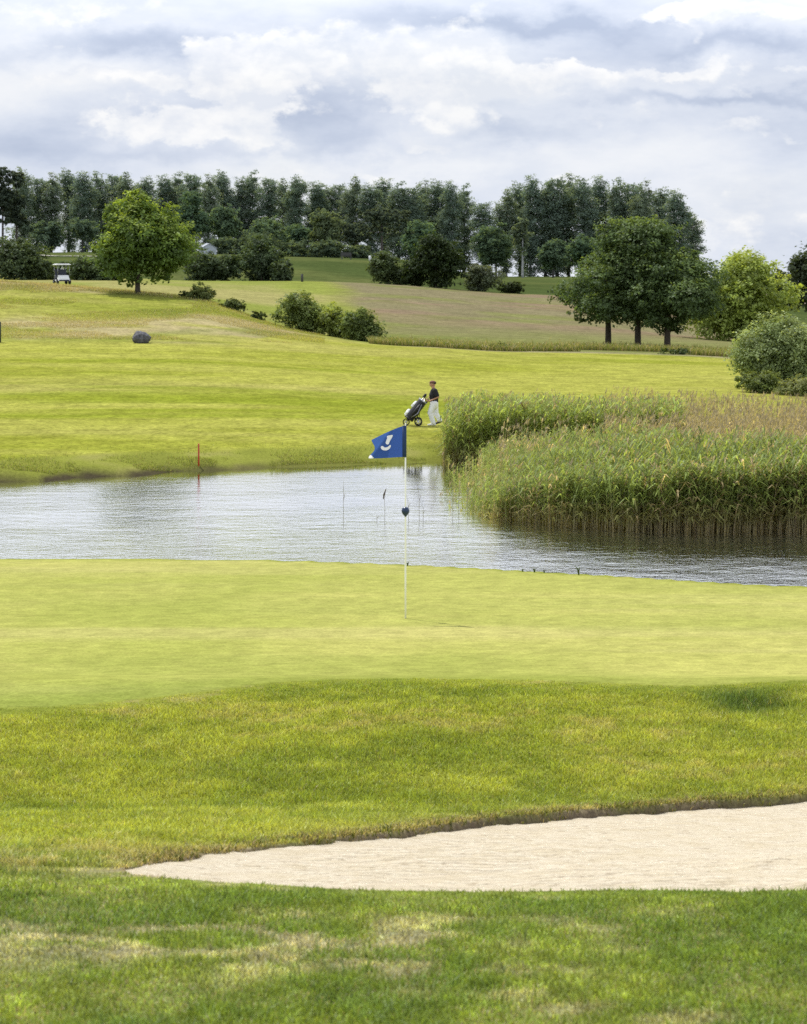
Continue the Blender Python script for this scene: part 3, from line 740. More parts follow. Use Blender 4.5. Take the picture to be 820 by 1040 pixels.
# small weeds on the back rim of the green
def weed(px, Y, H, n, label):
    x = at(px, Y); z = gz(x, Y)
    r = thing('grass_tuft', label, 'grass tuft', (x, Y, z), 0, 'weeds on the back edge of the green')
    b = MB()
    for k in range(n):
        a = rng.uniform(-1, 1); l = H*rng.uniform(.6, 1)
        b.tube([(0, 0, -.02), (a*.2*l, rng.uniform(-.02, .02), l*.6), (a*.55*l, 0, l)], [.006, .007, .002], 5)
    b.obj('blades', M['weed'], r)
M['weed'] = mat_plain('weed_green', (.07, .10, .025), .8, var=.3)
for px, H, lab in ((414, .07, 'dark weed tuft on the rim of the green just right of the flagstick'), (531, .05, 'tiny weed on the rim of the green, first right of the flagstick'),
                   (543, .07, 'small weed on the rim of the green, middle of the three left of the tallest'), (553, .05, 'tiny weed on the rim of the green, nearest to the tallest tuft'),
                   (588, .14, 'tallest weed tuft on the rim of the green against the water')):
    u = (px-CX)/F; weed(px, float(green_back(u))+.05, H, 6, lab)

# ------------------------------------------------------------------ trees
def leaf_mesh(name, P, Nn, size, col, mat, asp=.6):
    n = len(P); Nn = Nn/np.maximum(np.linalg.norm(Nn, axis=1, keepdims=True), 1e-6)
    r = rng.normal(0, 1, (n, 3)); t = np.cross(Nn, r); t /= np.maximum(np.linalg.norm(t, axis=1, keepdims=True), 1e-6); b = np.cross(Nn, t)
    s = size[:, None]
    V = np.stack([P - t*s*.5, P + b*s*asp*.5 + Nn*s*.08, P + t*s*.5, P - b*s*asp*.5 + Nn*s*.08], 1).reshape(-1, 3)
    i = np.arange(n)*4
    return np_mesh(name, V, [np.stack([i, i+1, i+2, i+3], 1)], mat, np.repeat(col, 4, 0), False)
DENS = 2.7
def unit(n):
    v = rng.normal(0, 1, (n, 3)); return v/np.linalg.norm(v, axis=1, keepdims=True)
def crown_from_lobes(name, lobes, nleaf, size, base, mat, var=.35, jitter=.75, axis=(0, 0), inner=.25, tip=None, clump=.17, out=.18):
    """lobes: list of (cx,cy,cz, rx,ry,rz); leaves are grouped in small sprays on and under each lobe's surface"""
    nleaf = int(nleaf*DENS); size = size*1.02; L = np.array(lobes); vol = (L[:, 3]*L[:, 4] + L[:, 4]*L[:, 5])
    cnt = np.maximum((nleaf*vol/vol.sum()).astype(int), 8)
    P, Nn, Cc = [], [], []
    for (cx, cy, cz, rx, ry, rz), n in zip(lobes, cnt):
        ns = max(4, n//22); d = unit(ns); rad = np.where(rng.random(ns) < inner, rng.uniform(.45, .9, ns), rng.uniform(.86, 1.10, ns)); ol = rng.random(ns) < out; rad[ol] = rng.uniform(1.08, 1.48, ol.sum())
        sc = d*rad[:, None]*np.array([rx, ry, rz]); sb = rng.uniform(1-var, 1+var, ns)
        k = rng.integers(0, ns, n); rr = clump*2*min(rx, rz)
        p = sc[k] + rng.normal(0, 1, (n, 3))*rr*np.array([.55, .55, .38])
        P.append(p + np.array([cx, cy, cz])); nn = d[k]*.55 + np.array([0, 0, .65]) + rng.normal(0, 1, (n, 3))*jitter*.55
        Nn.append(nn)
        c = np.array(base)[None, :]*sb[k][:, None]*rng.uniform(.8, 1.2, (n, 1))
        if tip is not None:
            w = (np.clip(d[k][:, 2]*.9 + .05, 0, 1)*np.clip((rad[k]-.84)*3.2, 0, 1))[:, None]*rng.uniform(.3, 1, (n, 1)); c = c*(1-w) + np.array(tip)*w*sb[k][:, None]  # upward outer sprays paler: sunlit crown tops are put into the leaf colour
        Cc.append(c)
    P = np.concatenate(P); Nn = np.concatenate(Nn); Cc = np.concatenate(Cc)
    return leaf_mesh(name, P, Nn, size*rng.uniform(.6, 1.35, len(P)), Cc, mat)
def trunk_mesh(name, H, r, lobes, mat, nbr=7, lean=(0, 0), forks=None):
    b = MB(); pts = [(0, 0, -.3), (lean[0]*.1, lean[1]*.1, H*.05), (lean[0]*.5, lean[1]*.5, H*.5), (lean[0], lean[1], H)]
    b.tube(pts, [r*1.5, r*1.05, r*.75, r*.25], 9)
    idx = rng.permutation(len(lobes))[:nbr]
    for i in idx:
        l = lobes[i]; z0 = min(max(l[2] - l[5]*rng.uniform(.6, 1.6), H*.22), H*.9); f = z0/H
        s = (lean[0]*f, lean[1]*f, z0); e = (l[0], l[1], l[2]); m_ = (s[0]*.45+e[0]*.55, s[1]*.45+e[1]*.55, s[2]*.6+e[2]*.4)
        b.tube([s, m_, e], [r*.45, r*.28, r*.08], 6)
    return b.mesh(name, mat)
def round_lobes(W, H, z0, n, lr=.36, squash=.85, top=.5, seed=0):
    """billowing crown: width W, from z0 up to H"""
    g = np.random.default_rng(seed); out = []; cz = z0 + (H-z0)*.5; hz = (H-z0)/2
    for k in range(n):
        v = g.normal(0, 1, 3); v /= np.linalg.norm(v); q = g.uniform(.42, .80)
        prof = 1 - .35*max(0, v[2])
        r = W/2*lr*g.uniform(.62, 1.42)
        x, y, z = v[0]*q*W/2*prof, v[1]*q*W/2*prof, cz + v[2]*q*hz*1.05
        z = min(max(z, z0 + r*.55), H - r*.8)
        out.append((x, y, z, r, r, r*squash))
    out.append((0, 0, cz, W*.30, W*.30, hz*.62))
    return out
def tree(name, label, cat, loc, H, W, z0, nl, leaf, col, tip=None, seed=0, nlobe=22, tr=.16, lr=.36, mat='leaf', bark='bark', group=None, var=.35, squash=.85, extra=None, inner=.22, nbr=8):
    r = thing(name, label, cat, loc, 0, group)
    lo = round_lobes(W, H, z0, nlobe, lr, squash, seed=seed) if extra is None else extra
    link('trunk', trunk_mesh('trunk', H*.82, tr, lo, M[bark], nbr), r)
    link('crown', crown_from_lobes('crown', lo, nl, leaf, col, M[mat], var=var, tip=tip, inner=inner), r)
    return r
def gpos(px, Y):
    x = at(px, Y); return (x, Y, gz(x, Y))
def mh(px_len, Y): return px_len*Y/F

# solitary tree on the mound crest
Y = 192
H = mh(112, Y); W = mh(100, Y)
lo = round_lobes(W*1.06, H*.80, mh(10, Y), 28, .33, .85, seed=4) + [(0, 0, H*.79, W*.17, W*.17, H*.11), (W*.02, 0, H*.87, W*.09, W*.09, H*.06), (-W*.2, .3, H*.74, W*.15, W*.15, H*.10), (W*.2, .1, H*.72, W*.16, W*.16, H*.1)]
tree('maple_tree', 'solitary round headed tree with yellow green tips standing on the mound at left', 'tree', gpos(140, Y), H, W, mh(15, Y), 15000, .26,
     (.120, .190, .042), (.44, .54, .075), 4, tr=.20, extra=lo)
# clump of three on the right
for px, Y, pt, wpx, base_px, lab, sd_ in (
        (618, 190, 247, 104, 350, 'left tree of the dark clump of three on the right, slender trunk', 11),
        (648, 186, 213, 106, 353, 'middle and tallest tree of the dark clump of three on the right', 12),
        (678, 184, 239, 110, 354, 'right tree of the dark clump of three on the right, thickest trunk', 13)):
    H = mh(base_px-pt-6, Y); W = mh(wpx, Y); z0 = mh(18, Y)
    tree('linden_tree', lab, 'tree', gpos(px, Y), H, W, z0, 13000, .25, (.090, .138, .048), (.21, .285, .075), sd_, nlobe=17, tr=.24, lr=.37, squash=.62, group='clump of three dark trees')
# bright broad tree behind the clump
Y = 235; H = mh(88, Y)
tree('maple_tree', 'broad yellow green tree behind the dark clump of three', 'tree', gpos(750, Y), H, mh(122, Y), mh(2, Y), 16000, .34, (.27, .34, .08), (.44, .50, .10), 21, nlobe=30, tr=.25, lr=.30)
Y = 330
tree('oak_tree', 'dark tree cut off by the right edge of the photo', 'tree', gpos(826, Y), mh(94, Y), mh(64, Y), mh(12, Y), 5200, .50, (.055, .075, .036), (.09, .12, .046), 22, nlobe=16, tr=.35, lr=.30, inner=.2)
tree('oak_tree', 'small dark tree between the bright tree and the right edge', 'tree', gpos(796, Y+8), mh(62, Y), mh(36, Y), mh(12, Y), 2600, .45, (.06, .08, .038), (.095, .125, .05), 23, nlobe=10, tr=.22, lr=.34, inner=.2)
# willow bush at right
Y = 128
lo = [(x*(1.12 - .42*z/mh(72, Y)), y, z, r1, r2, r3) for x, y, z, r1, r2, r3 in round_lobes(mh(112, Y), mh(74, Y), 0.1, 26, .29, .9, seed=36)]
tree('willow_bush', 'silvery green willow bush on the right by the fairway', 'bush', gpos(791, Y), mh(74, Y), mh(100, Y), .1, 17000, .15, (.235, .30, .12), (.42, .48, .24), 31, extra=lo, tr=.09)
tree('low_bush', 'low weedy bush at the foot of the willow bush', 'bush', gpos(768, 124), mh(20, 124), mh(44, 124), 0, 3200, .11, (.14, .185, .05), (.26, .30, .10), 32, nlobe=9, tr=.03)
tree('low_bush', 'pale low growth under the right side of the willow bush', 'bush', gpos(812, 122), mh(15, 122), mh(60, 122), 0, 3600, .11, (.18, .21, .07), (.32, .34, .14), 33, nlobe=10, tr=.03)

def bush(px, Y, wpx, hpx, col, tip, label, nl=3000, leaf=.2, seed=1, name='bush', cat='bush', group=None, nl_=9, lr=.45, mat='leaf', bark='bark'):
    p = gpos(px, Y); H, W = mh(hpx, Y), mh(wpx, Y)
    return tree(name, label, cat, p, H, W, -.1*H, nl, leaf, col, tip, seed, nlobe=nl_, tr=.02*H+.01, lr=lr, group=group, mat=mat, bark=bark, nbr=5)
DG = (.100, .140, .054); MG = (.165, .215, .062)
# bush row at the foot of the mound
bush(310, 181, 48, 39, MG, (.27, .33, .07), 'tallest bush at the left end of the row below the mound', 3600, .20, 41)
bush(338, 180, 40, 30, (.20, .25, .06), (.34, .39, .07), 'small yellowish bush in the middle of the row below the mound', 2400, .20, 42)
bush(363, 177, 48, 33, (.15, .20, .06), (.27, .33, .08), 'wide bush at the right end of the row below the mound', 3600, .20, 43)
# scrub on the mound shoulder
bush(186, 191, 15, 7, (.12, .15, .05), (.18, .22, .06), 'tiny scrub bush on the mound, nearest the solitary tree', 500, .16, 44)
bush(207, 190, 32, 15, (.13, .16, .05), (.20, .24, .07), 'larger scrub bush on the mound ridge right of the solitary tree', 1300, .16, 45)
bush(238, 186, 26, 11, (.10, .13, .04), (.17, .20, .06), 'dark low scrub halfway down the mound ridge', 1000, .16, 46)
bush(262, 184, 16, 7, (.09, .12, .04), (.16, .19, .06), 'small dark scrub lowest on the mound ridge', 600, .16, 47)
# trees and shrubs on the crest of the meadow
bush(395, 331, 40, 34, DG, (.066, .095, .024), 'dark rounded shrub on the meadow crest, left of the larger one', 3000, .36, 51)
bush(443, 329, 58, 58, (.034, .056, .014), (.070, .105, .022), 'large dark round tree on the meadow crest', 5200, .36, 52, name='round_tree', cat='tree', nl_=16, lr=.36)
bush(421, 330, 26, 22, (.05, .075, .02), (.08, .11, .025), 'small light bush filling the gap between the two dark crest shrubs', 1400, .34, 53)
bush(487, 331, 36, 30, (.115, .145, .078), (.20, .225, .14), 'pale silvery bush right of the large dark crest tree', 2600, .32, 54)
bush(520, 331, 28, 11, (.045, .065, .018), (.075, .10, .025), 'low dark bush right of the pale silvery bush', 1000, .3, 55)
# bushes near the far left
bush(10, 300, 58, 42, (0.081, 0.115, 0.051), (0.130, 0.180, 0.065), 'large dark bush at the left edge behind the mound', 3600, .36, 56)
bush(36, 300, 40, 22, (0.097, 0.134, 0.054), (0.149, 0.200, 0.070), 'dark bush between the left edge bush and the golf cart', 2000, .34, 57)
bush(88, 300, 44, 22, (0.097, 0.139, 0.057), (0.149, 0.205, 0.070), 'dark bush just right of the golf cart', 2200, .34, 58)
bush(112, 302, 36, 20, (0.092, 0.134, 0.054), (0.149, 0.205, 0.070), 'dark bush behind the left side of the solitary tree', 1600, .34, 59)
bush(62, 305, 36, 17, (0.097, 0.139, 0.054), (0.151, 0.205, 0.070), 'low dark bush right behind the golf cart', 1500, .34, 60)
bush(205, 345, 40, 33, (0.086, 0.123, 0.057), (0.135, 0.185, 0.073), 'dark bush right of the solitary tree, below the pale shed', 2400, .40, 61)
bush(230, 346, 28, 28, (0.092, 0.128, 0.059), (0.140, 0.190, 0.073), 'smaller dark bush between two larger ones right of the solitary tree', 1600, .40, 62)
bush(266, 345, 50, 47, (0.078, 0.115, 0.054), (0.124, 0.174, 0.068), 'big dark dome shaped bush at the left end of the meadow crest', 3800, .40, 63, nl_=14, lr=.38)
bush(286, 343, 28, 22, (0.084, 0.120, 0.054), (0.135, 0.180, 0.068), 'low skirt bush on the right of the dark dome shaped bush', 1300, .38, 64)
# small scrub at the fairway edge
bush(508, 170, 32, 5, (.055, .085, .02), (.10, .13, .03), 'flat green weeds at the fairway edge left of the clump of three', 500, .14, 65)
bush(686, 170, 34, 6, (.05, .08, .02), (.09, .12, .03), 'flat green weeds at the fairway edge below the clump of three', 600, .14, 66)

# ---------------- far tree belt
FAR = 850
PH = mh(86, FAR)
def poplar_lobes(H, W, seed):
    g = np.random.default_rng(seed); out = []
    k = 0
    for z in np.linspace(.07, .95, 16):
        rr = W/2*(.62 if z < .2 else .95 if z < .75 else .95 - 1.7*(z-.75))*g.uniform(.72, 1.15)
        for j in range(2):
            a = g.uniform(0, 2*PI); o = rr*.42
            out.append((math.cos(a)*o, math.sin(a)*o, z*H + g.normal(0, .02)*H, rr*.80, rr*.80, H*.068*g.uniform(.8, 1.3)))
    return out
pop = []
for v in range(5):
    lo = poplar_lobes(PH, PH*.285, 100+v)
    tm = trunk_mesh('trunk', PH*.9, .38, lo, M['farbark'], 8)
    cm = crown_from_lobes('crown', lo, 6400, .52, [(.190, .250, .196), (.178, .240, .196), (.202, .258, .196), (.184, .246, .202), (.170, .230, .190)][v], M['farleaf'], var=.16, tip=(.25, .31, .24), inner=.45, clump=.24, out=.04)  # pale bluish greens: distance haze is put into the leaf colour
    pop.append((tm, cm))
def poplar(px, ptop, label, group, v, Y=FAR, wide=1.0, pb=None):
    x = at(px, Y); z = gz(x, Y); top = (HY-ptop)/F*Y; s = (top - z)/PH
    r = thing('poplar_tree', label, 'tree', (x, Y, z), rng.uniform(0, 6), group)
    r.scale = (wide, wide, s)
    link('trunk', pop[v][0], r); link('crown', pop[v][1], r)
ORD = ['first', 'second', 'third', 'fourth', 'fifth', 'sixth', 'seventh', 'eighth', 'ninth', 'tenth']
topline = lambda p: np.interp(p, [0, 20, 70, 140, 200, 260, 300, 350, 400, 440, 470, 490, 497, 508, 520, 560, 600, 640, 670, 695, 712], [170, 174, 176, 178, 176, 180, 184, 184, 188, 186, 190, 205, 218, 198, 188, 184, 181, 184, 192, 206, 232])
segs = [(22, 86, 5, 'counting from the left edge towards the solitary tree', 'poplar left of the solitary tree'),
        (99, 180, 6, 'counting from the left', 'poplar rising behind the solitary tree on the mound'),
        (192, 246, 4, 'counting from the left', 'poplar behind the dark round tree and pale shed'),
        (258, 318, 5, 'counting from the left', 'poplar above the dark dome shaped bush and green slope'),
        (330, 392, 5, 'counting from the left', 'poplar above the broad dark pine'),
        (404, 446, 4, 'counting from the left', 'poplar above the large round crest tree'),
        (457, 490, 3, 'counting from the left', 'poplar just left of the sky gap')]
v = 0
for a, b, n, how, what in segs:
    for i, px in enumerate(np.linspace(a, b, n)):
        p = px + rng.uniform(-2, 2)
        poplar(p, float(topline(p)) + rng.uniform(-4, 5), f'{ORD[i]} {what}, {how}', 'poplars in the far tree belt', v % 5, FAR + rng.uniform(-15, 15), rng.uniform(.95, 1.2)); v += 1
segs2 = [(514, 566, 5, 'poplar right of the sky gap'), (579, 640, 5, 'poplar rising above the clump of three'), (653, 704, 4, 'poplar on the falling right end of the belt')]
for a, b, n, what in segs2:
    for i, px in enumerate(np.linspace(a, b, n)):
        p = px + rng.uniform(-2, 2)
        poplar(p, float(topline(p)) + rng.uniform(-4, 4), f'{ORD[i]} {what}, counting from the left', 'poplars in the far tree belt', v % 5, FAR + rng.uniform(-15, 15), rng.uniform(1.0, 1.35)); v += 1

def pine(px, Y, pt, wpx, label, seed, flat=True, col=(.080, .098, .080), tr=.35):
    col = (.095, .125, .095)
    g = np.random.default_rng(seed); p = gpos(px, Y); H = (HY-pt)/F*Y - p[2]; W = mh(wpx, Y); lo = []
    for k in range(13):
        z = H*g.uniform(.42 if flat else .36, .93); a = g.uniform(0, 2*PI); q = W/2*g.uniform(.1, .6)*(1.15-.5*z/H)
        lo.append((math.cos(a)*q, math.sin(a)*q, z, W*.24*g.uniform(.7, 1.2), W*.24, H*.06*g.uniform(.7, 1.3)))
    lo.append((0, 0, H*.93, W*.2, W*.2, H*.07))
    tree('pine_tree', label, 'tree', p, H, W, 0, 2600, .8, col, (.11, .13, .095), seed, extra=lo, tr=tr, mat='farleaf', bark='pinebark', inner=.4)
pine(3, 700, 169, 34, 'pine at the left edge of the photo with a bare trunk', 201, False)
pine(17, 705, 174, 26, 'slimmer pine just right of the edge pine on the far left', 202, False)
pine(388, 640, 212, 78, 'broad dark pine in the far belt left of the large crest tree', 203, True, (.036, .048, .037))
pine(362, 660, 226, 44, 'smaller dark pine left of the broad pine in the far belt', 204, True, (.034, .047, .036))
def fartree(px, Y, pt, wpx, label, seed, col=(.032, .050, .032), tip=(.046, .066, .040), z0=.12, nl=2600, bark='farbark', tr=.3, name='round_tree', leaf=.75):
    p = gpos(px, Y); H = (HY-pt)/F*Y - p[2]; W = mh(wpx, Y)
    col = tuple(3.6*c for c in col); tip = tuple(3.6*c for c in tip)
    tree(name, label, 'tree', p, H, W, H*z0, nl, leaf, col, tip, seed, nlobe=12, tr=tr, mat='farleaf', bark=bark, var=.2)
fartree(196, 690, 195, 38, 'dark rounded tree in front of the poplars right of the solitary tree', 211)
fartree(232, 695, 205, 34, 'mid green tree right of the dark rounded one in the far belt', 212, (.040, .058, .036))
fartree(272, 690, 222, 44, 'broad low tree in the far belt behind the dark dome shaped bush', 213, (.042, .06, .037))
fartree(300, 700, 228, 34, 'dark tree at the back of the far green slope', 214)
fartree(333, 690, 210, 36, 'slightly olive tree in the far belt left of the pines', 215, (.045, .058, .034), (.06, .074, .04))
fartree(424, 690, 226, 40, 'dark tree in the far belt directly behind the large crest tree', 216)
fartree(504, 660, 224, 44, 'dark round tree below the sky gap in the far belt', 217, (.030, .045, .028))
fartree(562, 640, 242, 34, 'small round tree on the skyline slope left of the clump of three', 218, (.034, .05, .032), z0=.2)
fartree(531, 650, 218, 24, 'birch with a pale trunk right of the sky gap', 219, (.045, .058, .040), (.06, .075, .05), z0=.3, nl=1100, bark='birch', tr=.28, name='birch_tree')
fartree(592, 690, 240, 40, 'dark undergrowth tree left behind the clump of three', 220)
fartree(50, 720, 226, 40, 'dark understorey tree left of the golf cart in the far belt', 221, (.032, .046, .034), z0=.25, nl=1500)
fartree(84, 720, 224, 36, 'dark understorey tree above the golf cart in the far belt', 222, (.032, .046, .034), z0=.28, nl=1400)
for i, (px, w, hp) in enumerate(((232, 40, 16), (262, 44, 22), (296, 40, 14), (330, 40, 17), (366, 30, 12))):
    p = gpos(px, 620); tree('hedge_bush', ['dark hedge bush under the poplars right of the pale shed', 'tallest dark hedge bush behind the dome shaped bush', 'dark hedge bush on top of the far green slope at its left', 'dark hedge bush on top of the far green slope in the middle', 'small dark hedge bush by the distant bench'][i], 'bush', p,
         mh(hp, 620), mh(w, 620), -.5, 1100, .7, (.10, .14, .09), (.14, .18, .11), 230+i, nlobe=8, tr=.1, mat='farleaf', lr=.45, group='hedge bushes below the poplars', nbr=3)

# ------------------------------------------------------------------ flagstick
FP = (at(412, 29.0), 29.0); fz = gz(*FP); FX = 29.0/F
fl = thing('golf_flagstick', 'white golf flagstick with blue flag and dark blue ball standing in the green', 'flagstick', (FP[0], FP[1], fz))
PHt = (628-432)*FX
MB().tube([(0, 0, -.1), (0, 0, .5), (0, 0, 1.3), (0, 0, PHt+.01)], [.0115, .0115, .0095, .008], 12).obj('pole', M['pole'], fl)
MB().ball((0, 0, PHt+.012), .010).obj('pole_tip', M['pole'], fl)
bz = (628-519.5)*FX
MB().lathe((0, 0, bz), [(.006, .045), (.014, .052), (.028, .050), (.041, .036), (.047, .014), (.045, -.008), (.034, -.030), (.018, -.046), (.012, -.056), (.007, -.066)], 24).obj('marker_ball', M['navy'], fl)
def fdep(x, z):
    w = np.clip(-x/.43, 0, 1)
    t = np.clip((PHt - z)/.375, 0, 1)
    s = np.maximum(0, (-(x + .27)*.80 + (z - (PHt - .215))*.60))
    return .9*s + .055*np.sin(w*5.2 + t*1.6)*w**.6*.7 + w*(1-t)*.16 - .02*w
def fgrid(s, t):
    """s 0 at the pole .. 1 at the fly, t 0 top .. 1 bottom"""
    top = np.array([-.010 - .395*s, PHt - .185*s**1.25 - .004], dtype=object) if False else None
    xt = -.010 - .392*s; zt = PHt - .004 - .178*s**1.2
    xb = -.010 - .425*s; zb = PHt - .372 - .018*s
    cx = .055*np.sin(PI*np.clip(t*1.08, 0, 1))**1.5*s**3
    x = xt + (xb-xt)*t + cx; z = zt + (zb-zt)*t
    return x, z
S_, T_ = np.meshgrid(np.linspace(0, 1, 45), np.linspace(0, 1, 35)); fx, fzz = fgrid(S_, T_)
V = np.stack([fx, fdep(fx, fzz), fzz], -1).reshape(-1, 3); idx = np.arange(V.shape[0]).reshape(S_.shape)
q = np.stack([idx[:-1, :-1], idx[:-1, 1:], idx[1:, 1:], idx[1:, :-1]], -1).reshape(-1, 4)
tipmask = ((S_ > .86) & (T_ > .80) & ((S_-.86)*1.2+(T_-.80) > .12)).reshape(-1)
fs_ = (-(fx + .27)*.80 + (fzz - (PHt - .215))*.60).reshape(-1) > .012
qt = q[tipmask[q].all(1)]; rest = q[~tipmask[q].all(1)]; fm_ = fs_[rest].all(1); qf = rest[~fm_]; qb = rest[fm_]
flag = link('flag', np_mesh('flag', V, [qf], M['flag']), fl)
u_, i_ = np.unique(qt, return_inverse=True)
link('white_corner', np_mesh('white_corner', V[u_], [i_.reshape(-1, 4)], M['emblem']), flag)
u_, i_ = np.unique(qb, return_inverse=True)
link('folded_fly', np_mesh('folded_fly', V[u_], [i_.reshape(-1, 4)], M['flag_lit_tint']), flag, label='single blue cloth layer at the folded fly end, light shining through coloured in')
# sleeve round the pole
b = MB(); b.tube([(-.012, 0, PHt-.374), (-.012, 0, PHt-.19), (-.012, 0, PHt-.003)], [.018, .0185, .018], 14, True, (1.35, .8)); b.obj('sleeve', M['flagdark'], flag)
# emblem: printed white mark, following the cloth
def emblem(poly):
    P = smooth_poly(np.array([((zx/9.9 + 370 - 412)*FX, (628 - (425 + zy/9.9))*FX) for zx, zy in poly]), 2)
    # triangulate as a fan of thin strips from the centroid line
    c = P.mean(0); rings = [c + (P-c)*f for f in (1, .66, .33)]
    V = np.concatenate(rings + [c[None]]); n = len(P)
    Fq = []; Ft = []
    for r in range(2):
        for k in range(n): Fq.append((r*n+k, r*n+(k+1) % n, (r+1)*n+(k+1) % n, (r+1)*n+k))
    for k in range(n): Ft.append((2*n+k, 2*n+(k+1) % n, 3*n))
    V3 = np.stack([V[:, 0], fdep(V[:, 0], V[:, 1]) - .004, V[:, 1]], 1)
    return V3, np.array(Fq), np.array(Ft)
up_ = [(228, 178), (262, 170), (292, 166), (282, 192), (268, 212), (256, 236), (246, 262), (228, 262), (214, 248), (222, 224), (232, 200)]
lw_ = [(166, 284), (180, 272), (196, 280), (210, 290)]
V1, q1, t1 = emblem(up_)
lo_a = [(166, 282), (184, 274), (200, 286), (214, 296), (212, 322), (186, 316), (170, 302)]
lo_b = [(206, 292), (232, 290), (250, 276), (262, 264), (272, 276), (258, 302), (236, 318), (206, 323)]
V2, q2, t2 = emblem(lo_a); V3, q3, t3 = emblem(lo_b)
V3[:, 1] -= .002
Va = np.concatenate([V1, V2, V3]); n1, n2 = len(V1), len(V1)+len(V2)
link('emblem', np_mesh('emblem', Va, [np.concatenate([q1, q2+n1, q3+n2]), np.concatenate([t1, t2+n1, t3+n2])], M['emblem']), flag)

# ------------------------------------------------------------------ stakes and posts
def stake(name, px, Y, hpx, r, mat, label, cat, lean=0):
    x, y, z = gpos(px, Y); H = mh(hpx, Y)
    b = MB().tube([(0, 0, -.2), (0, 0, H*.5), (lean, 0, H-.02), (lean, 0, H)], [r, r, r*.95, r*.6], 10)
    o = b.obj(name, mat, None, label=label, category=cat); o.location = (x, y, z); return o
stake('hazard_stake', 202, 87.4, 23, .028, M['red'], 'red wooden stake on the far bank of the pond', 'stake')
stake('marker_post', -1, 150, 21, .14, M['darkpost'], 'dark green post at the left edge of the fairway', 'post')
stake('marker_post', 307, 316, 8, .16, M['grey_post'], 'small dark post on the far mown field above the bush row', 'post')
stake('marker_post', 376, 505, 5, .28, M['white'], 'tiny white post on the far green slope left of the dark crest shrub', 'post')
# distant bench
bx = thing('bench', 'dark bench far off on top of the green slope below the pines', 'bench', gpos(352, 520), .2)
MB().box((0, 0, .75), (2.3, .6, .12)).obj('seat', M['grey_post'], bx, smooth=False)
MB().box((0, .32, 1.25), (2.3, .1, .7)).obj('backrest', M['grey_post'], bx, smooth=False)
for s in (-1, 1): MB().box((s*.95, 0, .35), (.16, .55, .9)).obj('leg', M['grey_post'], bx, smooth=False)
# pale shed
sh = thing('shed', 'pale grey gabled shed among the dark trees right of the solitary tree', 'shed', gpos(211, 600), .35); sh.scale = (.72, .72, .62)
b = MB(); V = [(-2.6, -2, -1), (2.6, -2, -1), (2.6, 2, -1), (-2.6, 2, -1), (-2.6, -2, 2.6), (2.6, -2, 2.6), (2.6, 2, 2.6), (-2.6, 2, 2.6), (0, -2, 4.3), (0, 2, 4.3)]
b._add(V, [(0, 1, 5, 8, 4), (2, 3, 7, 9, 6), (1, 2, 6, 5), (3, 0, 4, 7)]); b.obj('wall', M['shed_wall'], sh, smooth=False)
b = MB()
for s in (-1, 1):
    b._add([(0, -2.3, 4.42), (s*3.0, -2.3, 2.45), (s*3.0, 2.3, 2.45), (0, 2.3, 4.42), (0, -2.3, 4.30), (s*3.0, -2.3, 2.33), (s*3.0, 2.3, 2.33), (0, 2.3, 4.30)], [(0, 1, 2, 3), (7, 6, 5, 4), (0, 4, 5, 1), (1, 5, 6, 2), (2, 6, 7, 3)])
b.obj('roof', M['shed_roof'], sh, smooth=False)
MB().box((.4, -2.03, .3), (1.1, .05, 2.1)).obj('door', M['cart_dark'], sh, smooth=False)

# boulder
def boulder():
    n, m = 40, 26; V = []; Fc = []
    for i in range(m+1):
        a = PI*i/m
        for k in range(n):
            t = 2*PI*k/n; d = np.array([math.sin(a)*math.cos(t), math.sin(a)*math.sin(t), math.cos(a)])
            s = 1 + .30*(float(fbm(np.array([d[0]*1.5+3]), np.array([d[1]*1.5+d[2]*2.1]), 3, 301)[0])-.5) + .22*(float(fbm(np.array([d[0]*5+d[2]*4]), np.array([d[1]*5-d[2]*3]), 3, 302)[0])-.5)
            p = d*s*np.array([.56, .46, .40])
            if d[2] > 0: p[2] *= 1.05 - .25*d[0]
            V.append((p[0], p[1], p[2]+.30))
    b = MB(); b._add(V, [(i*n+k, (i+1)*n+k, (i+1)*n+(k+1) % n, i*n+(k+1) % n) for i in range(m) for k in range(n)])
    o = b.obj('boulder', M['rock'], None, label='grey granite boulder lying where the fairway meets the mound', category='boulder')
    o.location = gpos(144, 150.5)
boulder()

# ------------------------------------------------------------------ golf cart
cp = gpos(63, 262)
ct = thing('golf_cart', 'white golf cart with a canopy behind the mound on the far left', 'golf cart', cp, .35); ct.scale = (1.12, 1.12, 1.12)
MB().box((0, 0, 1.86), (1.36, 1.9, .08)).box((0, 0, 1.92), (1.16, 1.6, .05)).obj('roof', M['white'], ct, bevel=.035, smooth=False)
for sx in (-1, 1):
    for sy in (-1, 1): MB().tube([(sx*.55, sy*.80, .70), (sx*.57, sy*.76, 1.83)], .016, 8).obj('post', M['steel'], ct)
b = MB(); b._add([(-.58, -1.12, .30), (.58, -1.12, .30), (.58, -.35, .30), (-.58, -.35, .30), (-.44, -1.02, .66), (.44, -1.02, .66), (.52, -.52, .88), (-.52, -.52, .88)],
    [(0, 3, 2, 1), (4, 5, 6, 7), (0, 1, 5, 4), (1, 2, 6, 5), (2, 3, 7, 6), (3, 0, 4, 7)]); b.box((0, .2, .36), (1.10, 1.5, .14)); b.obj('body', M['white'], ct, bevel=.05, smooth=False)
MB().box((0, -1.13, .36), (1.0, .05, .14)).obj('bumper', M['cart_dark'], ct, bevel=.015, smooth=False)
MB().box((0, .28, .72), (1.1, .55, .34)).obj('seat', M['cart_dark'], ct, bevel=.05, smooth=False)
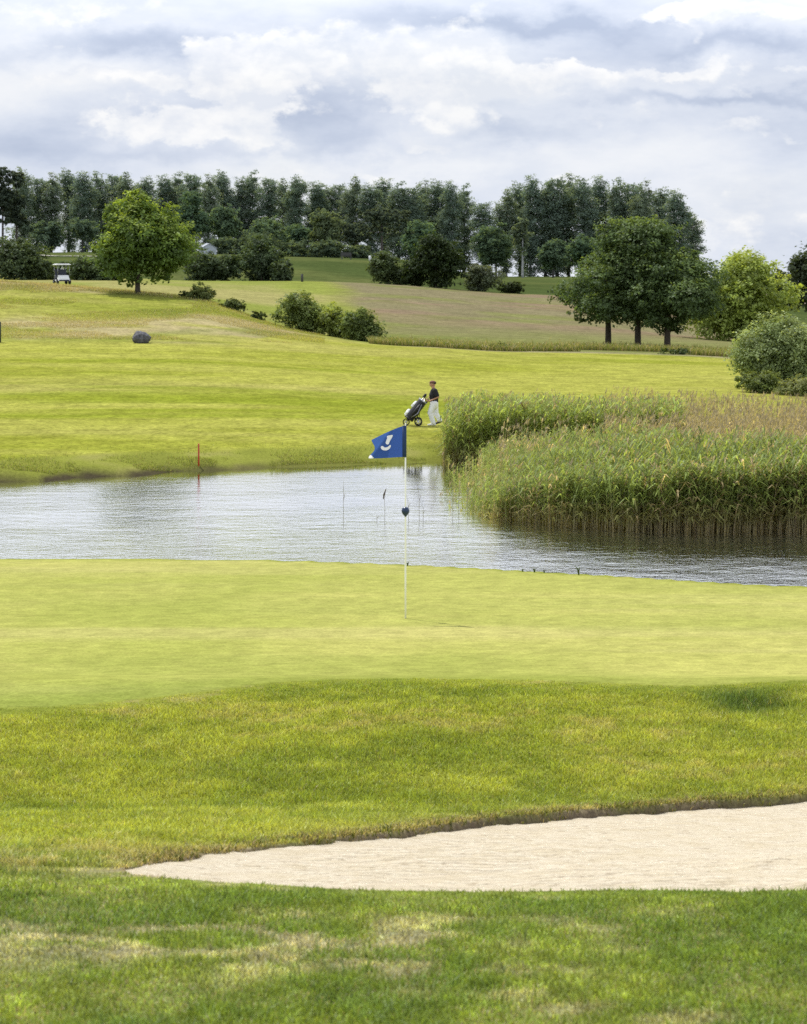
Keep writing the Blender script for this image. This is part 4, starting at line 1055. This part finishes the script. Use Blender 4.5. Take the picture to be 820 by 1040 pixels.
MB().box((0, .58, 1.14), (1.1, .13, .55)).obj('backrest', M['cart_dark'], ct, bevel=.05, smooth=False)
MB().tube([(-.28, -.50, .85), (-.28, -.28, 1.06)], .02, 8).lathe((-.28, -.28, 1.06), [(.15, -.012), (.175, 0), (.15, .012), (.14, 0), (.15, -.012)], 16).obj('steering_wheel', M['rubber'], ct)
MB().box((.02, .95, .62), (1.0, .45, .5)).obj('rear_tray', M['cart_dark'], ct, bevel=.04, smooth=False)
b = MB(); b.limb([(.30, .95, .9), (.22, .80, 1.45)], [.15, .16], 14); b.obj('carried_bag', M['white'], ct)
for sx in (-1, 1):
    for sy in (-.8, .75):
        w = MB().lathe((sx*.58, sy, .24), [(.09, -.10), (.22, -.10), (.24, -.06), (.24, .06), (.22, .10), (.09, .10)], 18, 'x').obj('wheel', M['rubber'], ct)
        MB().lathe((sx*.58, sy, .24), [(.001, .095*sx), (.10, .09*sx), (.11, .07*sx)], 14, 'x').obj('rim', M['hub'], w)

# ------------------------------------------------------------------ golfer, trolley, bag
GY = 100.0; gx0 = at(441, GY)
pg = thing('person', 'golfer in black shirt and white trousers pushing a golf trolley across the fairway', 'person', (gx0, GY, gz(gx0, GY)), 0)
pg.scale = (1.22, 1.14, 1.0)
# person faces -X, turned a little towards the camera (-Y)
hipz, shz = .95, 1.46
hip = {1: (.0, -.095, .93), -1: (.02, .095, .93)}       # 1 = side nearer the camera
kne = {1: (-.13, -.10, .52), -1: (.06, .09, .49)}
ank = {1: (-.02, -.10, .09), -1: (.20, .09, .19)}
sho = {1: (.03, -.20, 1.44), -1: (.0, .19, 1.44)}
elb = {1: (.13, -.28, 1.16), -1: (-.10, .24, 1.18)}
wri = {1: (-.13, -.22, 1.02), -1: (-.26, .12, 1.04)}
b = MB()
b.limb([(0, 0, .90), (0, 0, 1.05), (-.01, 0, 1.25), (0, 0, 1.40)], [.15, .145, .165, .14], 16, (.80, 1.0))
b.limb([(0, 0, 1.42), (-.02, 0, 1.50), (-.035, 0, 1.58)], [.085, .06, .058], 12)
b.ball((-.045, 0, 1.69), (.098, .078, .118), 18, 14)           # skull
b.ball((-.085, 0, 1.635), (.062, .058, .060), 14, 10)          # jaw
b.tube([(-.135, 0, 1.70), (-.158, 0, 1.672), (-.135, 0, 1.66)], [.010, .016, .012], 8)   # nose
for s in (-1, 1): b.ball((-.035, s*.080, 1.685), (.022, .012, .032), 8, 6)
for s in (1, -1):
    b.limb([hip[s], kne[s], ank[s]], [.088, .060, .042], 12)
    b.limb([ank[s], tuple(np.array(ank[s]) + np.array((-.13, 0, -.05 if s == 1 else -.10)))], [.042, .030], 10)
    b.limb([sho[s], elb[s], wri[s]], [.060, .045, .032], 12)
    w = np.array(wri[s]); fd = np.array((-.06, .02*s, -.01))
    b.limb([tuple(w), tuple(w+fd)], [.032, .036], 10)
    for k in range(4):
        o = w + fd + np.array((0, 0, .028 - .019*k)); L = (.036, .042, .040, .031)[k]
        b.limb([tuple(o), tuple(o + np.array((-L, 0, .004))), tuple(o + np.array((-L*1.35, -s*.022, -.006))), tuple(o+np.array((-L*.8, -s*.045, -.008)))], [.0095, .009, .0085, .0075], 8)
    b.limb([tuple(w+fd*.3), tuple(w+fd*.7+np.array((-.01, -s*.03, .03))), tuple(w+fd+np.array((-.03, -s*.045, .022)))], [.013, .011, .009], 8)
b.obj('body', M['skin'], pg, voxel=.011)
b = MB()
b.limb([(0, 0, .95), (0, 0, 1.05), (-.01, 0, 1.25), (0, 0, 1.38)], [.172, .172, .190, .155], 18, (.84, 1.06))
b.limb([sho[-1], (0, 0, 1.43), sho[1]], [.075, .095, .075], 14)
for s in (1, -1): b.limb([sho[s], tuple(np.array(sho[s])*.25 + np.array(elb[s])*.75)], [.083, .074], 14)
b.tube([(0, 0, 1.42), (-.015, 0, 1.50)], [.095, .078], 14)
b.obj('shirt', M['black_cloth'], pg, voxel=.014)
b = MB()
b.limb([(0, 0, .80), (0, 0, .98)], [.165, .170], 18, (.84, 1.05))
for s in (1, -1):
    a_ = np.array(ank[s]); k_ = np.array(kne[s])
    b.limb([hip[s], kne[s], tuple(a_ + (k_-a_)*.05)], [.120, .096, .082], 14)
b.obj('trousers', M['white_cloth'], pg, voxel=.014)
for s in (1, -1):
    a_ = np.array(ank[s]); tp = a_ + np.array((-.17, 0, -.055 if s == 1 else -.135)); hl = a_ + np.array((.045, 0, -.045 if s == 1 else -.03))
    MB().limb([tuple(hl), tuple((hl+tp)/2 + np.array((0, 0, .012))), tuple(tp)], [.044, .050, .036], 12).obj('shoe', M['shoe'] if s == -1 else M['white_cloth'], pg, voxel=.012)
MB().ball((-.028, 0, 1.735), (.108, .088, .078), 18, 12).obj('hair', M['hair'], pg)
b = MB().ball((-.045, 0, 1.752), (.108, .089, .075), 18, 12); b.tube([(-.11, 0, 1.745), (-.16, 0, 1.735), (-.20, 0, 1.722)], [.075, .070, .045], 14, True, (1, .09))
b.obj('cap', M['cap'], pg)
for s in (-1, 1): MB().ball((-.135, s*.034, 1.700), (.012, .014, .010), 8, 6).obj('eye', M['hair'], pg)

# trolley, local frame: origin under the rear axle, bag leans towards +X
tx0 = at(424.5, GY); tr_ = thing('golf_trolley', 'black three wheeled push trolley carrying the golf bag beside the golfer', 'golf trolley', (tx0, GY-.05, gz(tx0, GY-.05)))
b = MB()
b.tube([(-.46, 0, .20), (-.05, 0, .30), (.10, 0, .62), (.22, 0, .86)], [.022, .024, .022, .020], 10)
b.tube([(0.02, -.33, .16), (.02, 0, .27), (.02, .33, .16)], .016, 8)
b.tube([(.06, 0, .36), (.07, 0, .62), (.16, 0, .74)], .014, 8)
b.obj('frame', M['rubber'], tr_)
h_ = MB().tube([(.20, 0, .83), (.30, 0, .90), (.40, 0, .96), (.44, 0, 1.03)], [.018, .018, .018, .018], 10).obj('handle', M['rubber'], tr_)
MB().tube([(.42, -.13, 1.02), (.44, -.06, 1.05), (.44, .06, 1.05), (.42, .13, 1.02)], .024, 10).obj('grip', M['rubber'], h_)
MB().box((.36, 0, .98), (.16, .14, .035), Matrix.Rotation(-.6, 3, 'Y')).obj('console', M['bag_black'], tr_, bevel=.01, smooth=False)
for (x, y, r) in ((.02, -.35, .165), (.02, .35, .165), (-.47, 0, .145)):
    w = MB().lathe((x, y, r), [(r*.70, -.028), (r*.94, -.026), (r, -.012), (r, .012), (r*.94, .026), (r*.70, .028), (r*.70, -.028)], 24, 'y').obj('wheel', M['rubber'], tr_)
    hb = MB().lathe((x, y, r), [(.001, -.03), (.04, -.03), (.045, .03), (.001, .03)], 12, 'y')
    for k in range(5):
        a = 2*PI*k/5; hb.tube([(x, y, r), (x+math.cos(a)*r*.72, y, r+math.sin(a)*r*.72)], .014, 6)
    hb.obj('hub', M['hub'], w)
bg = None
bg = thing('golf_bag', 'black and pale grey golf bag strapped on the push trolley', 'golf bag', (tx0-.36, GY-.08, gz(tx0, GY)+.28), 0)
ax = Vector((.56, 0, .74)).normalized(); L = .84; B0 = Vector((0, 0, 0))
P = lambda f, off=(0, 0, 0): tuple(B0 + ax*L*f + Vector(off))
MB().tube([P(0), P(.03), P(.5), P(.94), P(1)], [.16, .175, .17, .165, .16], 18).obj('bag_body', M['bag_black'], bg)
MB().tube([P(.97), P(1.03)], [.172, .170], 18).obj('collar', M['bag_grey'], bg)
MB().tube([P(-.03), P(.05)], [.178, .178], 18).obj('base_ring', M['bag_black'], bg)
prp = Vector((-ax.z, 0, ax.x))
b = MB(); b.limb([P(.10, prp*.17), P(.28, prp*.18)], [.080, .072], 12); b.obj('pocket', M['white_cloth'], bg, label='white lower pocket on the front of the bag')
b = MB(); b.limb([P(.56, prp*.17), P(.76, prp*.165)], [.070, .058], 12); b.obj('pocket', M['white_cloth'], bg, label='white upper pocket on the front of the bag')
b = MB(); b.limb([P(.20, (0, -.165, 0)), P(.55, (0, -.165, 0)), P(.78, (0, -.155, 0))], [.045, .052, .040], 12); b.obj('side_pocket', M['bag_black'], bg)
b = MB(); b.tube([P(.12, (.02, -.15, -.02)), P(.45, (.09, -.20, -.09)), P(.85, (.03, -.15, -.03))], .02, 8); b.obj('strap', M['bag_grey'], bg)
bg.scale = (1.12, 1.35, 1.08); bl = Vector(bg.location)
for i, (oy, ox, ln, kind, lab) in enumerate(((-.06, -.05, .24, 'wood', 'covered driver with the biggest dark head, lowest of the clubs in the bag'), (.05, -.05, .20, 'wood', 'dark headed wood behind the biggest driver in the bag'),
                                       (-.05, .05, .16, 'iron', 'steel iron club in the bag nearest the camera'), (.06, .05, .19, 'iron', 'steel iron club in the bag on the far side'), (0, .02, .27, 'iron', 'longest steel club standing up from the middle of the bag'))):
    g = thing('golf_club', lab, 'golf club', tuple(bl + ax*L*.6), 0, 'clubs standing in the golf bag')
    o = prp*(-ox) + Vector((0, oy, 0)); e = o + ax*(L*.43 + ln)
    MB().tube([tuple(o*.8), tuple(e)], .009, 6).obj('shaft', M['steel'], g)
    if kind == 'wood': MB().limb([tuple(e), tuple(e + ax*.07 + Vector((0, -.03, 0)))], [.048, .055], 12).obj('club_head', M['bag_black'], g)
    else: MB().box(tuple(e + Vector((-.01, -.03, .01))), (.02, .085, .05), Matrix.Rotation(.6, 3, 'X')).obj('club_head', M['steel'], g, bevel=.006, smooth=False)

# ------------------------------------------------------------------ sky, sun, camera
SUN_EL = math.radians(58); sd_ = Vector((-.55, .83, 0)).normalized()*math.cos(SUN_EL) + Vector((0, 0, math.sin(SUN_EL)))
sun = bpy.data.lights.new('sun', 'SUN'); sun.energy = 4.4; sun.angle = math.radians(.6); sun.color = (1, .955, .87)
so = bpy.data.objects.new('sun', sun); COL.objects.link(so); so.rotation_euler = (-sd_).to_track_quat('-Z', 'Y').to_euler()

w = bpy.data.worlds.new('World'); SC.world = w; w.use_nodes = True; nt = w.node_tree; nt.nodes.clear()
out = nt.nodes.new('ShaderNodeOutputWorld'); bgn = nt.nodes.new('ShaderNodeBackground'); bgn.inputs[1].default_value = .1
sky = nt.nodes.new('ShaderNodeTexSky'); sky.sky_type = 'NISHITA'; sky.sun_disc = False; sky.sun_elevation = SUN_EL; sky.sun_rotation = math.atan2(sd_.x, sd_.y)
tc = nt.nodes.new('ShaderNodeTexCoord').outputs['Generated']
sep = nt.nodes.new('ShaderNodeSeparateXYZ'); nt.links.new(tc, sep.inputs[0])
yy = mathn(nt, 'MAXIMUM', mathn(nt, 'ABSOLUTE', sep.outputs[1]), .15)
su = mathn(nt, 'DIVIDE', sep.outputs[0], yy); sv = mathn(nt, 'DIVIDE', sep.outputs[2], yy)
front = mathn(nt, 'GREATER_THAN', sep.outputs[1], .2)
def uv(a, b, du=0, dv=0, seed=0):
    c = nt.nodes.new('ShaderNodeCombineXYZ')
    nt.links.new(mathn(nt, 'MULTIPLY', mathn(nt, 'ADD', su, du), a), c.inputs[0]); nt.links.new(mathn(nt, 'MULTIPLY', mathn(nt, 'ADD', sv, dv), b), c.inputs[1]); c.inputs[2].default_value = seed
    return c.outputs[0]
wn = nt.nodes.new('ShaderNodeTexNoise'); wn.inputs['Scale'].default_value = 1; wn.inputs['Detail'].default_value = 6; wn.inputs['Roughness'].default_value = .6; nt.links.new(uv(26, 40), wn.inputs['Vector'])
wsep = nt.nodes.new('ShaderNodeSeparateXYZ'); nt.links.new(wn.outputs['Color'], wsep.inputs[0])
wu = mathn(nt, 'ADD', su, mathn(nt, 'MULTIPLY', mathn(nt, 'SUBTRACT', wsep.outputs[0], .5), .070))
wv = mathn(nt, 'ADD', sv, mathn(nt, 'MULTIPLY', mathn(nt, 'SUBTRACT', wsep.outputs[1], .5), .034))
def blobs(lst):
    t = None
    for px, py, rx, ry, a in lst:
        e1 = mathn(nt, 'POWER', mathn(nt, 'ABSOLUTE', mathn(nt, 'MULTIPLY', mathn(nt, 'SUBTRACT', wu, (px-CX)/F), F/rx)), 2.0)
        e2 = mathn(nt, 'POWER', mathn(nt, 'ABSOLUTE', mathn(nt, 'MULTIPLY', mathn(nt, 'SUBTRACT', wv, (HY-py)/F), F/ry)), 2.0)
        g_ = mathn(nt, 'MULTIPLY', mathn(nt, 'EXPONENT', mathn(nt, 'MULTIPLY', mathn(nt, 'ADD', e1, e2), -1)), a)
        t = g_ if t is None else mathn(nt, 'ADD', t, g_)
    return mathn(nt, 'MULTIPLY', t, front)
# thin grey layer: flat based bands
band = noise(nt, uv(9, 26, seed=2), 1, 8, .56); wisp = noise(nt, uv(38, 80, seed=5), 1, 6, .6)
g = mathn(nt, 'ADD', mathn(nt, 'ADD', mathn(nt, 'MULTIPLY', mathn(nt, 'SUBTRACT', band, .5), 1.3), mathn(nt, 'MULTIPLY', mathn(nt, 'SUBTRACT', wisp, .5), .30)),
          blobs([(125, 42, 120, 17, -.42), (30, 140, 130, 30, -.22), (210, 152, 170, 12, -.22), (540, 24, 140, 13, -.48), (730, 45, 140, 13, -.42), (720, 98, 150, 9, -.36), (590, 62, 60, 12, -.20), (335, 105, 46, 46, -.34), (520, 128, 80, 14, -.26), (640, 150, 160, 20, .10), (60, 80, 110, 16, .16), (760, 195, 140, 40, .14), (420, 170, 90, 12, .18)]))
ramp = nt.nodes.new('ShaderNodeValToRGB'); nt.links.new(mathn(nt, 'ADD', g, .60, clamp=True), ramp.inputs[0])
el = ramp.color_ramp.elements; el[0].position = .08; el[0].color = (.47, .54, .69, 1); el[1].position = .92; el[1].color = (.92, .935, .965, 1)
for p_, c_ in ((.32, (.59, .655, .79)), (.55, (.735, .785, .885)), (.74, (.85, .88, .935))):
    e = ramp.color_ramp.elements.new(p_); e.color = c_ + (1,)
# puffy cumulus: billowed edges, white crowns, greyer undersides
def puff(dv):
    b1 = noise(nt, uv(19, 30, 0, dv, 9), 1, 10, .60)
    vo = nt.nodes.new('ShaderNodeTexVoronoi'); vo.feature = 'SMOOTH_F1'; vo.inputs['Scale'].default_value = 1; vo.inputs['Smoothness'].default_value = .35
    c = nt.nodes.new('ShaderNodeCombineXYZ'); nt.links.new(mathn(nt, 'MULTIPLY', wu, 70), c.inputs[0]); nt.links.new(mathn(nt, 'MULTIPLY', mathn(nt, 'ADD', wv, dv), 95), c.inputs[1])
    nt.links.new(c.outputs[0], vo.inputs['Vector'])
    return mathn(nt, 'SUBTRACT', mathn(nt, 'MULTIPLY', mathn(nt, 'SUBTRACT', b1, .5), 1.25), mathn(nt, 'MULTIPLY', vo.outputs['Distance'], .28))
pb = blobs([(185, 118, 60, 18, .85), (258, 88, 38, 46, 1.0), (235, 120, 36, 18, .6), (225, 62, 60, 22, .5), (150, 80, 100, 12, .3), (480, 70, 80, 22, .4), (300, 45, 80, 26, .26), (50, 10, 90, 14, .42), (430, 95, 70, 26, .40), (395, 60, 60, 30, .26), (560, 80, 90, 10, .24), (660, 70, 150, 7, .36), (720, 8, 130, 10, .48), (640, 120, 90, 10, .26), (420, 150, 40, 9, .46), (350, 180, 100, 8, .40), (760, 135, 100, 10, .3), (600, 175, 90, 14, .22), (100, 78, 90, 10, .26), (700, 220, 90, 20, .22)])
pd = mathn(nt, 'ADD', pb, puff(0)); pm = maprange(nt, pd, .03, .20, 0, 1)
shade = maprange(nt, mathn(nt, 'SUBTRACT', pd, mathn(nt, 'ADD', pb, puff(.0045))), -.10, .16, 0, 1)
pc = mixc(nt, shade, (.80, .835, .905), (.985, .985, .985))
cl = mixc(nt, mathn(nt, 'MULTIPLY', pm, .90), ramp.outputs[0], pc)
hi_ = mathn(nt, 'MULTIPLY', maprange(nt, sep.outputs[2], .078, .17, 1.0, 1.55), maprange(nt, sep.outputs[2], .32, .6, 1.0, .68))
cs = nt.nodes.new('ShaderNodeVectorMath'); cs.operation = 'SCALE'; nt.links.new(cl, cs.inputs[0]); nt.links.new(mathn(nt, 'MULTIPLY', hi_, 10.0), cs.inputs['Scale'])
nC = noise(nt, uv(6, 9, seed=3), 1, 5, .5); cov = maprange(nt, nC, .30, .50, .88, 1.0)
fin = mixc(nt, cov, sky.outputs[0], cs.outputs[0])
nt.links.new(fin, bgn.inputs[0]); nt.links.new(bgn.outputs[0], out.inputs[0])

cam = bpy.data.cameras.new('camera'); co = bpy.data.objects.new('camera', cam); COL.objects.link(co)
co.location = (0, 0, 0); co.rotation_euler = (PI/2, 0, 0)
cam.sensor_width = 36; cam.sensor_fit = 'AUTO'; cam.lens = F/1040*36; cam.shift_y = -(520-HY)/1040
cam.clip_start = .1; cam.clip_end = 6000
cam.dof.use_dof = True; cam.dof.focus_distance = 29.5; cam.dof.aperture_fstop = 9
SC.camera = co
SC.view_settings.view_transform = 'Standard'; SC.view_settings.look = 'None'; SC.view_settings.exposure = 0; SC.view_settings.gamma = 1
SC.render.engine = 'CYCLES'
SC.cycles.use_denoising = False
SC.cycles.max_bounces = 6; SC.cycles.diffuse_bounces = 3; SC.cycles.glossy_bounces = 3; SC.cycles.transmission_bounces = 3; SC.cycles.transparent_max_bounces = 4
